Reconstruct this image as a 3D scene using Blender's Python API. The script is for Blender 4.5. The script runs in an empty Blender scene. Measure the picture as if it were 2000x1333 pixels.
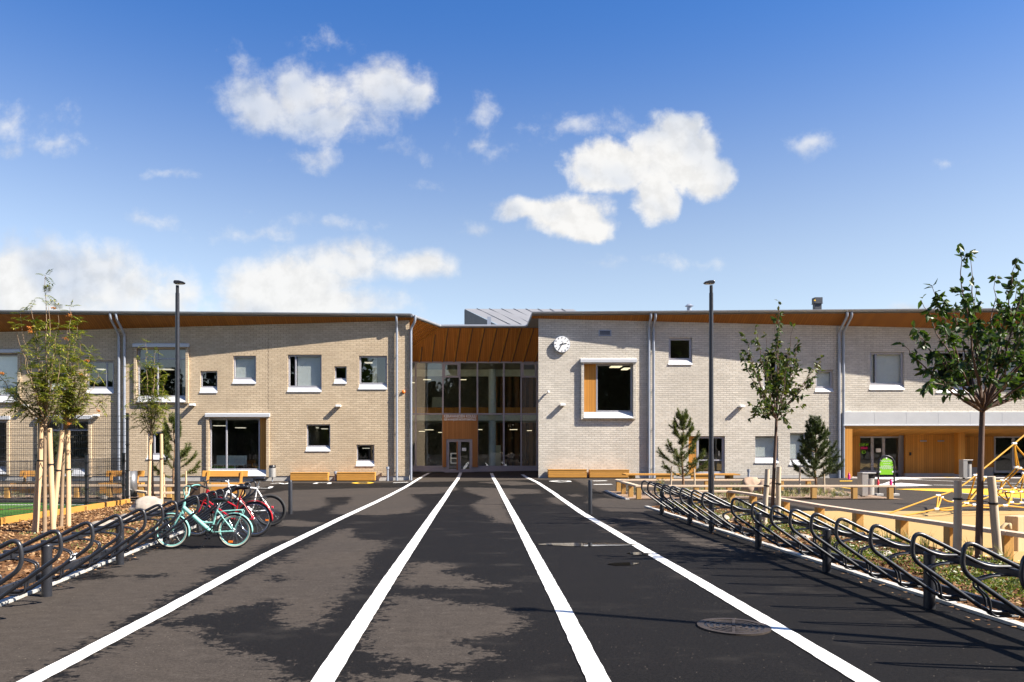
import bpy, bmesh, math, random
import numpy as np
from mathutils import Vector, Matrix, noise as mnoise
random.seed(7)
S = bpy.context.scene
COL = S.collection
F, CX, CY, H = 1500.0, 932.0, 875.0, 1.65      # focal length and vanishing point of the photograph, eye height
R = math.radians
V = Vector

# ------------------------------------------------------------------ ground shape
def clamp(v, a=0.0, b=1.0): return a if v < a else b if v > b else v
def G(x, y):
    """height of the ground: it climbs gently to the right wing and ramps up to the entrance"""
    z = 0.17 * clamp((y - 26) / 11) * clamp((x + 5) / 8)
    z += 0.17 * clamp((y - 38) / 5) * clamp((x + 6) / 2) * clamp((7 - x) / 2)
    return z
def gp(px, py):
    z = 0.0
    for _ in range(8):
        y = (H - z) * F / (py - CY); x = (px - CX) * y / F; z = G(x, y)
    return V((x, y, z))
def at(px, py, y): return V(((px - CX) * y / F, y, H - (py - CY) * y / F))

# ------------------------------------------------------------------ mesh helpers
OFF = {}
class MB:
    def __init__(s): s.v = []; s.f = []; s.m = []; s.sm = []
    def add(s, vs, fs, m=0, smooth=False):
        b = len(s.v); s.v += [tuple(p) for p in vs]
        for f in fs: s.f.append(tuple(i + b for i in f)); s.m.append(m); s.sm.append(smooth)
    def box(s, x0, x1, y0, y1, z0, z1, m=0):
        s.hexa([(x0,y0,z0),(x1,y0,z0),(x1,y1,z0),(x0,y1,z0),(x0,y0,z1),(x1,y0,z1),(x1,y1,z1),(x0,y1,z1)], m)
    def hexa(s, p, m=0):
        s.add(p, [(3,2,1,0),(4,5,6,7),(0,1,5,4),(1,2,6,5),(2,3,7,6),(3,0,4,7)], m)
    def obox(s, c, size, rz=0.0, m=0, rx=0.0, ry=0.0):
        M = Matrix.Translation(c) @ Matrix.Rotation(rz,4,'Z') @ Matrix.Rotation(ry,4,'Y') @ Matrix.Rotation(rx,4,'X')
        a, b, d = [k / 2 for k in size]
        s.hexa([M @ V(q) for q in [(-a,-b,-d),(a,-b,-d),(a,b,-d),(-a,b,-d),(-a,-b,d),(a,-b,d),(a,b,d),(-a,b,d)]], m)
    def beam(s, p, q, w, h, m=0, up=(0,0,1)):
        p, q = V(p), V(q); t = (q - p).normalized(); u = V(up); a = t.cross(u)
        if a.length < 1e-4: a = t.cross(V((1,0,0)))
        a.normalize(); u = a.cross(t).normalized(); a *= w/2; u *= h/2
        s.hexa([p-a-u, p+a-u, q+a-u, q-a-u, p-a+u, p+a+u, q+a+u, q-a+u], m)
    def tube(s, pts, r, n=8, m=0, caps=True, closed=False, smooth=True):
        pts = [V(p) for p in pts]; k = len(pts)
        rr = r if isinstance(r, (list, tuple)) else [r] * k
        ref = None; rings = []
        for i in range(k):
            if closed: t = pts[(i+1) % k] - pts[i-1]
            else: t = pts[min(i+1, k-1)] - pts[max(i-1, 0)]
            if t.length < 1e-9: t = V((0,0,1))
            t.normalize()
            if ref is None:
                ref = t.cross(V((0,0,1)))
                if ref.length < 1e-3: ref = t.cross(V((1,0,0)))
            else: ref = ref - t * ref.dot(t)
            if ref.length < 1e-6: ref = t.orthogonal()
            ref.normalize(); b = t.cross(ref)
            rings.append([pts[i] + (ref*math.cos(2*math.pi*j/n) + b*math.sin(2*math.pi*j/n)) * rr[i] for j in range(n)])
        vs = [p for g in rings for p in g]; fs = []
        for i in range(k if closed else k-1):
            a, c = i*n, ((i+1) % k)*n
            for j in range(n): fs.append((a+j, a+(j+1) % n, c+(j+1) % n, c+j))
        s.add(vs, fs, m, smooth)
        if caps and not closed:
            s.add(rings[0], [tuple(range(n-1,-1,-1))], m); s.add(rings[-1], [tuple(range(n))], m)
    def cyl(s, c, r, z0, z1, n=16, m=0, r1=None):
        s.tube([(c[0],c[1],z0),(c[0],c[1],z1)], [r, r if r1 is None else r1], n, m)
    def prism(s, poly, z0, z1, m=0):
        """poly: list of (x, y); z0, z1 numbers or functions of (x, y)"""
        k = len(poly); f0 = z0 if callable(z0) else (lambda x, y: z0); f1 = z1 if callable(z1) else (lambda x, y: z1)
        vs = [(x, y, f0(x, y)) for x, y in poly] + [(x, y, f1(x, y)) for x, y in poly]
        s.add(vs, [tuple(range(k-1,-1,-1)), tuple(range(k, 2*k))] + [(i, (i+1) % k, k+(i+1) % k, k+i) for i in range(k)], m)
    def extr(s, prof, x0, x1, m=0):
        """profile of (y, z) swept along x"""
        k = len(prof)
        vs = [(x0, y, z) for y, z in prof] + [(x1, y, z) for y, z in prof]
        s.add(vs, [tuple(range(k)), tuple(range(2*k-1, k-1, -1))] + [(i, k+i, k+(i+1) % k, (i+1) % k) for i in range(k)], m)
    def build(s, name, mat, parent=None, bevel=0.0, **tags):
        me = bpy.data.meshes.new(name)
        o = bpy.data.objects.new(name, me); COL.objects.link(o)
        off = V((0,0,0))
        if parent is not None:
            o.parent = parent; off = OFF.get(parent, V((0,0,0))); OFF[o] = off
        vs = s.v
        if off.length > 0: vs = [(a-off.x, b-off.y, c-off.z) for a, b, c in vs]
        me.from_pydata(vs, [], s.f)
        for q in (mat if isinstance(mat, (list, tuple)) else [mat]): me.materials.append(q)
        me.polygons.foreach_set('material_index', s.m); me.polygons.foreach_set('use_smooth', s.sm)
        me.update()
        bm = bmesh.new(); bm.from_mesh(me); bmesh.ops.recalc_face_normals(bm, faces=bm.faces[:]) if len(bm.faces) < 30000 else None
        bm.to_mesh(me); bm.free()
        if bevel:
            b = o.modifiers.new('Bevel', 'BEVEL'); b.width = bevel; b.segments = 2; b.limit_method = 'ANGLE'
        tag(o, **tags)
        return o
def tag(o, label=None, cat=None, group=None, kind=None):
    if label: o['label'] = label
    if cat: o['category'] = cat
    if group: o['group'] = group
    if kind: o['kind'] = kind
    return o
def thing(name, loc, label, cat, group=None):
    o = bpy.data.objects.new(name, None); COL.objects.link(o); o.empty_display_size = 0.2
    o.location = loc; OFF[o] = V(loc); tag(o, label, cat, group); return o
def dup(root, loc, rz=0.0, label=None, scale=None):
    def cp(o, par):
        c = o.copy(); COL.objects.link(c); c.parent = par
        for ch in o.children: cp(ch, c)
        return c
    r = cp(root, None); r.location = loc; r.rotation_euler = (0, 0, rz)
    if scale: r.scale = (scale,)*3
    if label: r['label'] = label
    return r
def arc(c, r, a0, a1, n, ax=(1,0,0), ay=(0,0,1)):
    c, ax, ay = V(c), V(ax), V(ay)
    return [c + ax*(r*math.cos(a0+(a1-a0)*i/n)) + ay*(r*math.sin(a0+(a1-a0)*i/n)) for i in range(n+1)]
def fillet(pts, r, n=5):
    """round the inner corners of a polyline"""
    pts = [V(p) for p in pts]; out = [pts[0]]
    for i in range(1, len(pts)-1):
        a, b, c = pts[i-1], pts[i], pts[i+1]
        d0, d1 = (a-b), (c-b); k = min(r, d0.length*0.49, d1.length*0.49)
        p, q = b + d0.normalized()*k, b + d1.normalized()*k
        for j in range(n+1):
            t = j/n; out.append(p*(1-t)**2 + b*(2*t*(1-t)) + q*t*t)
    out.append(pts[-1]); return out
def bez(p0, p1, p2, n):
    return [p0*((1-t)**2) + p1*(2*t*(1-t)) + p2*(t*t) for t in [i/n for i in range(n+1)]]

# ------------------------------------------------------------------ material helpers
class N:
    def __init__(s, tree): s.t = tree; s.n = tree.nodes; s.l = tree.links
    def new(s, typ, **kw):
        n = s.n.new(typ)
        for k, v in kw.items(): setattr(n, k, v)
        return n
    def link(s, a, b): s.l.new(a, b)
    def put(s, sock, v):
        if hasattr(v, 'is_output') or isinstance(v, bpy.types.NodeSocket): s.l.new(v, sock)
        elif isinstance(v, (tuple, list)) and len(v) == 3 and sock.type == 'RGBA': sock.default_value = (*v, 1)
        else: sock.default_value = v
    def math(s, op, a, b=None, c=None, clampv=False):
        n = s.new('ShaderNodeMath', operation=op, use_clamp=clampv)
        for i, v in enumerate((a, b, c)):
            if v is not None: s.put(n.inputs[i], v)
        return n.outputs[0]
    def vmath(s, op, a, b=None):
        n = s.new('ShaderNodeVectorMath', operation=op)
        s.put(n.inputs[0], a)
        if b is not None: s.put(n.inputs[1], b)
        return n.outputs['Value'] if op in ('LENGTH', 'DOT_PRODUCT', 'DISTANCE') else n.outputs[0]
    def mix(s, fac, a, b, mode='MIX'):
        n = s.new('ShaderNodeMix', data_type='RGBA', blend_type=mode)
        s.put(n.inputs[0], fac); s.put(n.inputs[6], a); s.put(n.inputs[7], b); return n.outputs[2]
    def noise(s, vec, scale, detail=4, rough=0.55, dist=0.0, col=False, dims='3D'):
        n = s.new('ShaderNodeTexNoise', noise_dimensions=dims)
        if vec is not None: s.put(n.inputs['Vector'], vec)
        n.inputs['Scale'].default_value = scale; n.inputs['Detail'].default_value = detail
        n.inputs['Roughness'].default_value = rough; n.inputs['Distortion'].default_value = dist
        return n.outputs['Color' if col else 'Fac']
    def ramp(s, fac, a, b, lo=0.0, hi=1.0, smooth=True):
        n = s.new('ShaderNodeMapRange', interpolation_type='SMOOTHSTEP' if smooth else 'LINEAR')
        for i, v in enumerate((fac, a, b, lo, hi)): s.put(n.inputs[i], v)
        return n.outputs[0]
    def scalev(s, vec, sc): return s.vmath('MULTIPLY', vec, sc)
    def sep(s, vec):
        n = s.new('ShaderNodeSeparateXYZ'); s.put(n.inputs[0], vec); return n.outputs
    def comb(s, x, y, z):
        n = s.new('ShaderNodeCombineXYZ')
        for i, v in enumerate((x, y, z)): s.put(n.inputs[i], v)
        return n.outputs[0]
    def bump(s, h, strength, dist=0.01):
        n = s.new('ShaderNodeBump'); n.inputs['Strength'].default_value = strength; n.inputs['Distance'].default_value = dist
        s.put(n.inputs['Height'], h); return n.outputs[0]
def newmat(name):
    m = bpy.data.materials.new(name); m.use_nodes = True
    nt = N(m.node_tree); b = m.node_tree.nodes['Principled BSDF']
    tc = nt.new('ShaderNodeTexCoord')
    return m, nt, b, tc.outputs['Object']
def setp(nt, b, **kw):
    names = dict(col='Base Color', rough='Roughness', metal='Metallic', spec='Specular IOR Level', normal='Normal', coat='Coat Weight',
                 emit='Emission Color', es='Emission Strength')
    for k, v in kw.items(): nt.put(b.inputs[names[k]], v)
def lighten(c, k): return tuple(min(1, v*k) for v in c)
def plain(name, col, rough=0.5, metal=0.0, var=0.12, scale=6.0, bump=0.0, bscale=60.0, spec=0.5, stretch=(1,1,1), rv=0.0):
    m, nt, b, co = newmat(name)
    v = nt.scalev(co, stretch)
    n1 = nt.noise(v, scale, 5, 0.6)
    c = nt.mix(n1, lighten(col, 1-var*1.6), lighten(col, 1+var*1.6))
    setp(nt, b, col=c, rough=nt.ramp(nt.noise(v, scale*2.3, 3), 0.2, 0.8, max(0, rough-0.08-rv), min(1, rough+0.08+rv)), metal=metal, spec=spec)
    if bump: setp(nt, b, normal=nt.bump(nt.noise(v, bscale, 4), bump, 0.004))
    return m
def wood(name, col, axis='z', rough=0.65, var=0.25, boards=None, gap=0.05, gapdark=0.35, along=None):
    """timber grain running along axis; boards = (axis across, width) adds board joints"""
    m, nt, b, co = newmat(name)
    st = {'x': (1.2, 22, 22), 'y': (22, 1.2, 22), 'z': (22, 22, 1.2)}[axis]
    rnd = nt.new('ShaderNodeObjectInfo').outputs['Random']
    v = nt.vmath('ADD', nt.scalev(co, st), nt.comb(nt.math('MULTIPLY', rnd, 37.0), nt.math('MULTIPLY', rnd, 11.0), 0.0))
    g = nt.noise(v, 1.6, 5, 0.6, 0.6)
    c = nt.mix(g, lighten(col, 1-var), lighten(col, 1+var))
    big = nt.noise(co, 1.3, 3)
    c = nt.mix(nt.ramp(big, 0.35, 0.75, 0, 0.35), c, lighten(col, 0.72))
    h = g
    if boards:
        ax, w = boards
        k = nt.math('DIVIDE', nt.sep(co)['XYZ'.index(ax.upper())], w)
        fr = nt.math('FRACT', k); fl = nt.math('FLOOR', k)
        wn = nt.new('ShaderNodeTexWhiteNoise', noise_dimensions='1D'); nt.put(wn.inputs['W'], fl)
        c = nt.mix(0.35, c, nt.mix(wn.outputs[0], lighten(col, 0.6), lighten(col, 1.3)))
        ln = nt.math('LESS_THAN', nt.math('ABSOLUTE', nt.math('SUBTRACT', fr, 0.5)), 0.5 - gap)
        c = nt.mix(ln, lighten(col, gapdark), c)
        h = nt.math('ADD', nt.math('MULTIPLY', g, 0.15), ln)
    setp(nt, b, col=c, rough=rough, spec=0.3, normal=nt.bump(h, 0.35, 0.006))
    return m
def emitter(name, col, k):
    m, nt, b, co = newmat(name); setp(nt, b, col=(0.8,0.8,0.8), emit=col, es=k); return m

M = {}
# --- brick
def brick(name, c1, c2, mortar):
    m, nt, b, co = newmat(name)
    x, y, z = nt.sep(co)
    vec = nt.comb(nt.math('ADD', x, y), z, 0.0)
    vec = nt.vmath('ADD', vec, nt.scalev(nt.vmath('SUBTRACT', nt.noise(co, 9.0, 2, col=True), (0.5,0.5,0.5)), (0.02,0.016,0)))
    br = nt.new('ShaderNodeTexBrick'); nt.put(br.inputs['Vector'], vec)
    br.offset = 0.5; br.squash = 1.0
    for k, v in (('Scale', 1.0), ('Brick Width', 0.30), ('Row Height', 0.1), ('Mortar Size', 0.009), ('Mortar Smooth', 0.35), ('Bias', 0.0)):
        br.inputs[k].default_value = v
    nt.put(br.inputs['Color1'], c1); nt.put(br.inputs['Color2'], c2); nt.put(br.inputs['Mortar'], mortar)
    c = nt.mix(nt.ramp(nt.noise(co, 0.42, 5, 0.65), 0.36, 0.66, 0, 0.55), br.outputs['Color'], lighten(c1, 0.80))
    c = nt.mix(nt.ramp(nt.noise(nt.scalev(co, (0.6,1,3.3)), 1.7, 4, 0.7), 0.5, 0.7, 0, 0.3), c, lighten(c2, 1.15))
    c = nt.mix(nt.ramp(nt.math('ADD', nt.math('MULTIPLY', z, -0.9), nt.noise(co, 1.4, 5, 0.7)), -0.1, 0.45, 0, 0.32), c, lighten(c1, 0.66))
    streak = nt.noise(nt.scalev(co, (2.2, 1, 0.14)), 1.0, 4, 0.65)
    c = nt.mix(nt.ramp(streak, 0.54, 0.76, 0, 0.5), c, lighten(c1, 0.62))
    c = nt.mix(nt.ramp(nt.noise(co, 17.0, 3, 0.7), 0.3, 0.75, 0, 0.35), c, lighten(c2, 1.12))
    hgt = nt.math('ADD', nt.math('MULTIPLY', nt.noise(co, 30.0, 4, 0.7), 0.5), nt.math('MULTIPLY', br.outputs['Fac'], -1.2))
    setp(nt, b, col=c, rough=0.9, spec=0.2, normal=nt.bump(hgt, 0.9, 0.02))
    return m
M['brick_tan'] = brick('tan_brick', (0.465,0.362,0.245), (0.585,0.468,0.325), (0.20,0.15,0.105))
M['brick_pale'] = brick('pale_brick', (0.50,0.455,0.385), (0.63,0.58,0.50), (0.27,0.235,0.195))
M['concrete'] = plain('concrete', (0.42,0.40,0.37), 0.9, var=0.18, scale=3, bump=0.3)
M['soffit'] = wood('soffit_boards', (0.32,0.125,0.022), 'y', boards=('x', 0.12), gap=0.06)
M['soffit_lit'] = wood('lit_entrance_soffit_boards', (0.43,0.165,0.033), 'y', boards=('x', 0.105), gap=0.05)  # soffit boards again, the entrance's brighter light painted into their colour
M['clad'] = wood('wall_boards', (0.48,0.21,0.036), 'z', boards=('x', 0.12), gap=0.05, gapdark=0.5)
M['clad_dark'] = wood('entrance_boards', (0.40,0.17,0.05), 'z', boards=('x', 0.11), gap=0.04, gapdark=0.6)
M['timber'] = wood('sawn_timber', (0.44,0.25,0.075), 'z', var=0.3)
M['timber_x'] = wood('bench_timber', (0.47,0.225,0.045), 'x', var=0.28)
M['rail'] = wood('weathered_rail', (0.62,0.47,0.33), 'x', var=0.22)
M['rail_y'] = wood('weathered_rail_lengthwise', (0.56,0.43,0.31), 'y', var=0.22)
M['stake'] = wood('debarked_stake', (0.55,0.38,0.22), 'z', var=0.3)
M['stake_grey'] = wood('weathered_stake', (0.46,0.38,0.28), 'z', var=0.3)
M['anthracite'] = plain('anthracite_paint', (0.019,0.0205,0.026), 0.34, var=0.1, spec=0.5)
M['black'] = plain('black_paint', (0.012,0.012,0.014), 0.4)
M['gutter'] = plain('grey_gutter_metal', (0.30,0.31,0.33), 0.42, metal=0.5, var=0.12, scale=2)
M['pipe'] = plain('grey_pipe_paint', (0.30,0.33,0.39), 0.35, metal=0.3, var=0.12, scale=2)
M['roofmetal'] = plain('grey_roof_sheet', (0.20,0.20,0.205), 0.6, metal=0.1, var=0.1, scale=0.7)
M['darkclad'] = plain('dark_gable_sheet', (0.03,0.035,0.045), 0.5, var=0.2)
M['frame'] = plain('grey_window_frame', (0.36,0.355,0.385), 0.42, var=0.06, metal=0.15)
M['mullion'] = plain('mauve_grey_mullion', (0.34,0.31,0.345), 0.42, var=0.08, metal=0.15)
M['sill'] = plain('pale_sill_metal', (0.50,0.51,0.53), 0.4, var=0.07, metal=0.1)
M['fascia'] = plain('pale_fascia_metal', (0.47,0.475,0.48), 0.45, var=0.07, scale=1.5, metal=0.1)
M['blind'] = plain('white_blind', (0.76,0.76,0.76), 0.8, var=0.05)
M['inside'] = plain('interior_plaster', (0.34,0.33,0.30), 0.9, var=0.2)
M['slab'] = plain('interior_slab', (0.75,0.80,0.68), 0.8)
M['column'] = plain('interior_column', (0.75,0.82,0.74), 0.7)
M['curtain'] = wood('brown_curtain', (0.30,0.16,0.08), 'z', boards=('x', 0.45), gap=0.2, gapdark=0.35)
M['lamp_on'] = emitter('lit_lamp', (1.0,0.84,0.55), 0.6)
M['lamp_dim'] = emitter('dim_lamp', (1.0,0.9,0.72), 0.35)
M['white'] = plain('white_enamel', (0.80,0.80,0.79), 0.4, var=0.05)
M['steel'] = plain('brushed_steel', (0.46,0.445,0.42), 0.42, metal=0.6, var=0.15, stretch=(30,30,1), scale=2)
M['steel_dark'] = plain('dull_steel', (0.14,0.14,0.145), 0.42, metal=0.5, var=0.15, stretch=(30,30,1), scale=2)
M['stone_pale'] = plain('pale_granite', (0.31,0.27,0.225), 0.9, var=0.4, scale=5, bump=1.0, bscale=25)
M['stone_grey'] = plain('grey_granite', (0.23,0.20,0.17), 0.9, var=0.4, scale=5, bump=0.7, bscale=25)
M['stone_red'] = plain('reddish_granite', (0.31,0.215,0.15), 0.9, var=0.4, scale=4, bump=0.7, bscale=25)
M['yellow_rope'] = plain('yellow_rope', (0.47,0.24,0.008), 0.7, var=0.2, scale=40)
M['manila'] = plain('manila_rope', (0.42,0.31,0.17), 0.9, var=0.3, scale=30, bump=0.5)
M['iron'] = plain('rusty_cast_iron', (0.045,0.034,0.027), 0.6, var=0.5, scale=14, metal=0.3)
M['mint'] = plain('mint_paint', (0.21,0.47,0.43), 0.28, var=0.05)
M['redpaint'] = plain('red_paint', (0.35,0.012,0.02), 0.25, var=0.1)
M['bikewhite'] = plain('white_bike_paint', (0.7,0.7,0.7), 0.3, var=0.08)
M['rubber'] = plain('tyre_rubber', (0.016,0.016,0.017), 0.75)
M['creamrubber'] = plain('tyre_sidewall', (0.45,0.43,0.36), 0.75)
M['chrome'] = plain('chrome', (0.72,0.72,0.72), 0.18, metal=1.0, var=0.05)
M['wicker'] = plain('brown_wicker', (0.14,0.09,0.055), 0.9, var=0.5, scale=60, bump=0.8)
M['orange'] = plain('orange_plastic', (0.75,0.17,0.01), 0.4)
M['pink'] = plain('pink_plastic', (0.8,0.02,0.2), 0.4)
M['redplastic'] = plain('red_plastic', (0.6,0.03,0.05), 0.4)
M['green'] = plain('green_sign', (0.22,0.55,0.02), 0.45, var=0.04)
M['yellowpaint'] = plain('yellow_ground_paint', (0.72,0.42,0.02), 0.8, var=0.15, scale=3)
M['bark'] = plain('brown_bark', (0.10,0.062,0.045), 0.9, var=0.4, scale=14, stretch=(1,1,0.25), bump=0.7, bscale=50)
M['rowan_bark'] = plain('rowan_bark', (0.24,0.165,0.10), 0.85, var=0.35, scale=14, stretch=(1,1,0.3), bump=0.5, bscale=50)
M['pine_bark'] = plain('pine_bark', (0.19,0.11,0.06), 0.9, var=0.4, scale=14, bump=0.7)

def glass():
    m, nt, b, co = newmat('window_glass')
    nt.n.remove(b)
    out = [n for n in nt.n if n.type == 'OUTPUT_MATERIAL'][0]
    tr = nt.new('ShaderNodeBsdfTransparent'); tr.inputs[0].default_value = (0.66,0.72,0.68,1)
    gl = nt.new('ShaderNodeBsdfGlossy'); gl.inputs['Roughness'].default_value = 0.0; gl.inputs[0].default_value = (0.93,0.97,1,1)
    wav = nt.noise(co, 0.9, 2)
    nt.put(gl.inputs['Normal'], nt.bump(wav, 0.25, 0.012))
    fr = nt.new('ShaderNodeFresnel'); fr.inputs[0].default_value = 1.72
    bk = nt.new('ShaderNodeNewGeometry').outputs['Backfacing']
    fac = nt.math('MULTIPLY', nt.math('MULTIPLY', fr.outputs[0], 1.9, clampv=True), nt.math('SUBTRACT', 1.0, bk))
    nt.put(tr.inputs[0], nt.mix(bk, (0.86,0.90,0.87), (1,1,1)))
    mx = nt.new('ShaderNodeMixShader'); nt.put(mx.inputs[0], fac); nt.link(tr.outputs[0], mx.inputs[1]); nt.link(gl.outputs[0], mx.inputs[2])
    nt.link(mx.outputs[0], out.inputs[0]); return m
M['glass'] = glass()

def leafmat(name, cols, rough=0.45, trans=0.3, spec=0.5):
    m, nt, b, co = newmat(name)
    ge = nt.new('ShaderNodeNewGeometry'); rp = ge.outputs['Random Per Island']
    cr = nt.new('ShaderNodeValToRGB'); nt.put(cr.inputs[0], rp)
    el = cr.color_ramp.elements
    for i, c in enumerate(cols):
        e = el[i] if i < 2 else el.new(0.5)
        e.position = i/(len(cols)-1)*0.96; e.color = (*c, 1)
    setp(nt, b, col=cr.outputs[0], rough=rough, spec=spec)
    tl = nt.new('ShaderNodeBsdfTranslucent'); nt.put(tl.inputs[0], nt.mix(1.0, cr.outputs[0], (1.3,1.5,0.5), 'MULTIPLY'))
    mx = nt.new('ShaderNodeMixShader'); mx.inputs[0].default_value = trans
    out = [n for n in nt.n if n.type == 'OUTPUT_MATERIAL'][0]
    nt.link(b.outputs[0], mx.inputs[1]); nt.link(tl.outputs[0], mx.inputs[2]); nt.link(mx.outputs[0], out.inputs[0])
    return m
M['leaf_dark'] = leafmat('dark_glossy_leaf', [(0.012,0.026,0.006),(0.028,0.056,0.011),(0.042,0.078,0.014),(0.07,0.11,0.02)], 0.42, 0.3, 0.35)
M['leaf_mid'] = leafmat('cherry_leaf', [(0.018,0.034,0.008),(0.036,0.066,0.012),(0.055,0.092,0.015),(0.10,0.10,0.022)], 0.45, 0.32, 0.3)
M['leaf_rowan'] = leafmat('rowan_leaf', [(0.055,0.08,0.016),(0.105,0.14,0.025),(0.18,0.2,0.035),(0.34,0.29,0.045)], 0.5, 0.35, 0.4)
M['berry'] = leafmat('orange_berry', [(0.36,0.10,0.01),(0.42,0.15,0.015)], 0.4, 0.05)
M['needle'] = leafmat('pine_needle', [(0.05,0.066,0.015),(0.085,0.105,0.023),(0.13,0.14,0.032)], 0.5, 0.2)
M['needle_dark'] = leafmat('dark_pine_needle', [(0.025,0.042,0.012),(0.045,0.066,0.017),(0.07,0.085,0.022)], 0.5, 0.2)
M['herb'] = leafmat('ground_cover_leaf', [(0.05,0.085,0.012),(0.09,0.13,0.02),(0.14,0.17,0.03),(0.2,0.19,0.05)], 0.6, 0.3)
M['grassb'] = leafmat('dry_grass_blade', [(0.10,0.12,0.03),(0.2,0.2,0.06),(0.32,0.27,0.12)], 0.7, 0.3)
M['flower'] = leafmat('white_petal', [(0.75,0.75,0.68),(0.8,0.8,0.76)], 0.6, 0.2)
M['chip'] = leafmat('wood_chip', [(0.07,0.032,0.012),(0.18,0.085,0.032),(0.27,0.135,0.052),(0.40,0.25,0.13)], 0.85, 0.0, 0.2)
M['sage'] = leafmat('grey_green_leaf', [(0.10,0.12,0.06),(0.16,0.17,0.09),(0.22,0.22,0.12)], 0.7, 0.2)
M['wood_far'] = leafmat('far_leaf', [(0.012,0.024,0.006),(0.03,0.05,0.012),(0.06,0.085,0.02)], 0.6, 0.2)
# ------------------------------------------------------------------ ground: one asphalt sheet, wet and dry patches by a soft field per vertex
def spaced(parts):
    out = []
    for a, b, d in parts:
        k = max(1, round((b-a)/d)); out += [a + (b-a)*i/k for i in range(k)]
    return out + [parts[-1][1]]
GXS = spaced([(-400,-60,40),(-60,-16,2),(-16,-9,0.5),(-9,9,0.14),(9,16,0.5),(16,60,2),(60,400,40)])
GYS = spaced([(-200,-20,20),(-20,3,2),(3,4.5,0.25),(4.5,20,0.12),(20,26,0.2),(26,38,0.25),(38,43,0.25),(43,50,1),(50,80,5),(80,600,40)])
DRY = [
 [(-900,1420),(-900,1215),(0,1180),(100,1150),(300,1075),(450,1070),(500,1050),(560,1046),(585,1052),(520,1062),(495,1074),(480,1085),(450,1100),(385,1116),(415,1126),(390,1140),(325,1165),(290,1195),(230,1212),(235,1232),(120,1290),(20,1345)],
 [(500,1116),(664,1035),(689,1032),(688,1049),(710,1055),(755,1056),(752,1070),(724,1081),(710,1109),(696,1126),(692,1144),(671,1165),(647,1181),(636,1210),(615,1228),(580,1224),(538,1217),(552,1193),(549,1179),(521,1170),(455,1190),(385,1204),(300,1218),(330,1200),(400,1165)],
 [(60,1400),(110,1325),(300,1222),(385,1226),(399,1239),(420,1260),(500,1281),(510,1280),(545,1305),(560,1325),(575,1400)],
 [(804,1098),(871,1100),(892,1109),(850,1117),(906,1123),(916,1133),(990,1144),(955,1149),(850,1147),(776,1144)],
 [(776,1160),(850,1170),(902,1179),(997,1189),(1021,1210),(1018,1230),(955,1245),(895,1251),(920,1266),(965,1280),(934,1294),(885,1301),(815,1301),(762,1291),(745,1277),(710,1263),(703,1249),(740,1200)],
 [(664,1308),(689,1315),(675,1332),(654,1333)], [(700,1324),(800,1320),(880,1327),(880,1350),(690,1350)],
 [(560,958),(700,954),(890,951),(895,957),(855,965),(800,966),(822,980),(826,988),(804,1001),(748,1007),(690,1006),(645,1003),(655,990),(680,984),(686,971),(634,972),(643,986),(608,997),(546,1000),(500,985),(490,970)],
 [(905,952),(1050,956),(1060,964),(995,966),(1005,973),(985,978),(984,990),(1003,1024),(969,1021),(962,1011),(934,1000),(920,986),(951,972),(913,961)],
 [(1067,973.5),(1090,971),(1108,988),(1082,984)], [(1108,967),(1125,965),(1140,969),(1118,971)],
 [(1142,981),(1172,973),(1225,976),(1275,982),(1285,996),(1255,1000),(1187,999),(1157,987)],
 [(1150,1020),(1162,1014),(1192,1017),(1208,1026),(1195,1031),(1180,1027)],
 [(1190,1011),(1240,1012),(1310,1022),(1290,1026),(1225,1018)], [(1290,1032),(1345,1046),(1410,1062),(1490,1085),(1400,1073),(1330,1056)],
 [(543,1016),(580,1016),(636,1022),(600,1029),(543,1028)], [(420,955),(520,958),(500,966),(430,966)],
 [(930,942),(1000,940),(1060,946),(1000,949)], [(1180,1036),(1250,1040),(1265,1043),(1190,1041)],
]
WETSPOT = [[(130,1277),(155,1258),(185,1247),(202,1251),(172,1268),(142,1278)], [(520,1131),(545,1123),(568,1131),(545,1137)],
           [(262,1125),(320,1121),(322,1128),(268,1130)], [(140,1100),(200,1118),(230,1127),(150,1135),(120,1120)], [(545,1094),(572,1093),(570,1099)]]
def sdist(P, poly):
    """signed distance in metres to a ground polygon, positive inside"""
    q = np.array([gp(*p)[:2] for p in poly]); n = len(q)
    d = np.full(len(P), 1e9); ins = np.zeros(len(P), bool)
    for i in range(n):
        a, b = q[i], q[(i+1) % n]; e = b-a
        t = np.clip(((P-a) @ e)/max(1e-9, e @ e), 0, 1)
        d = np.minimum(d, np.hypot(*(P - a - t[:, None]*e).T))
        c = (a[1] > P[:, 1]) != (b[1] > P[:, 1])
        with np.errstate(divide='ignore', invalid='ignore'):
            xi = a[0] + (P[:, 1]-a[1])*e[0]/(e[1] if abs(e[1]) > 1e-9 else 1e-9)
        ins ^= c & (P[:, 0] < xi)
    return np.where(ins, d, -d)
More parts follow.
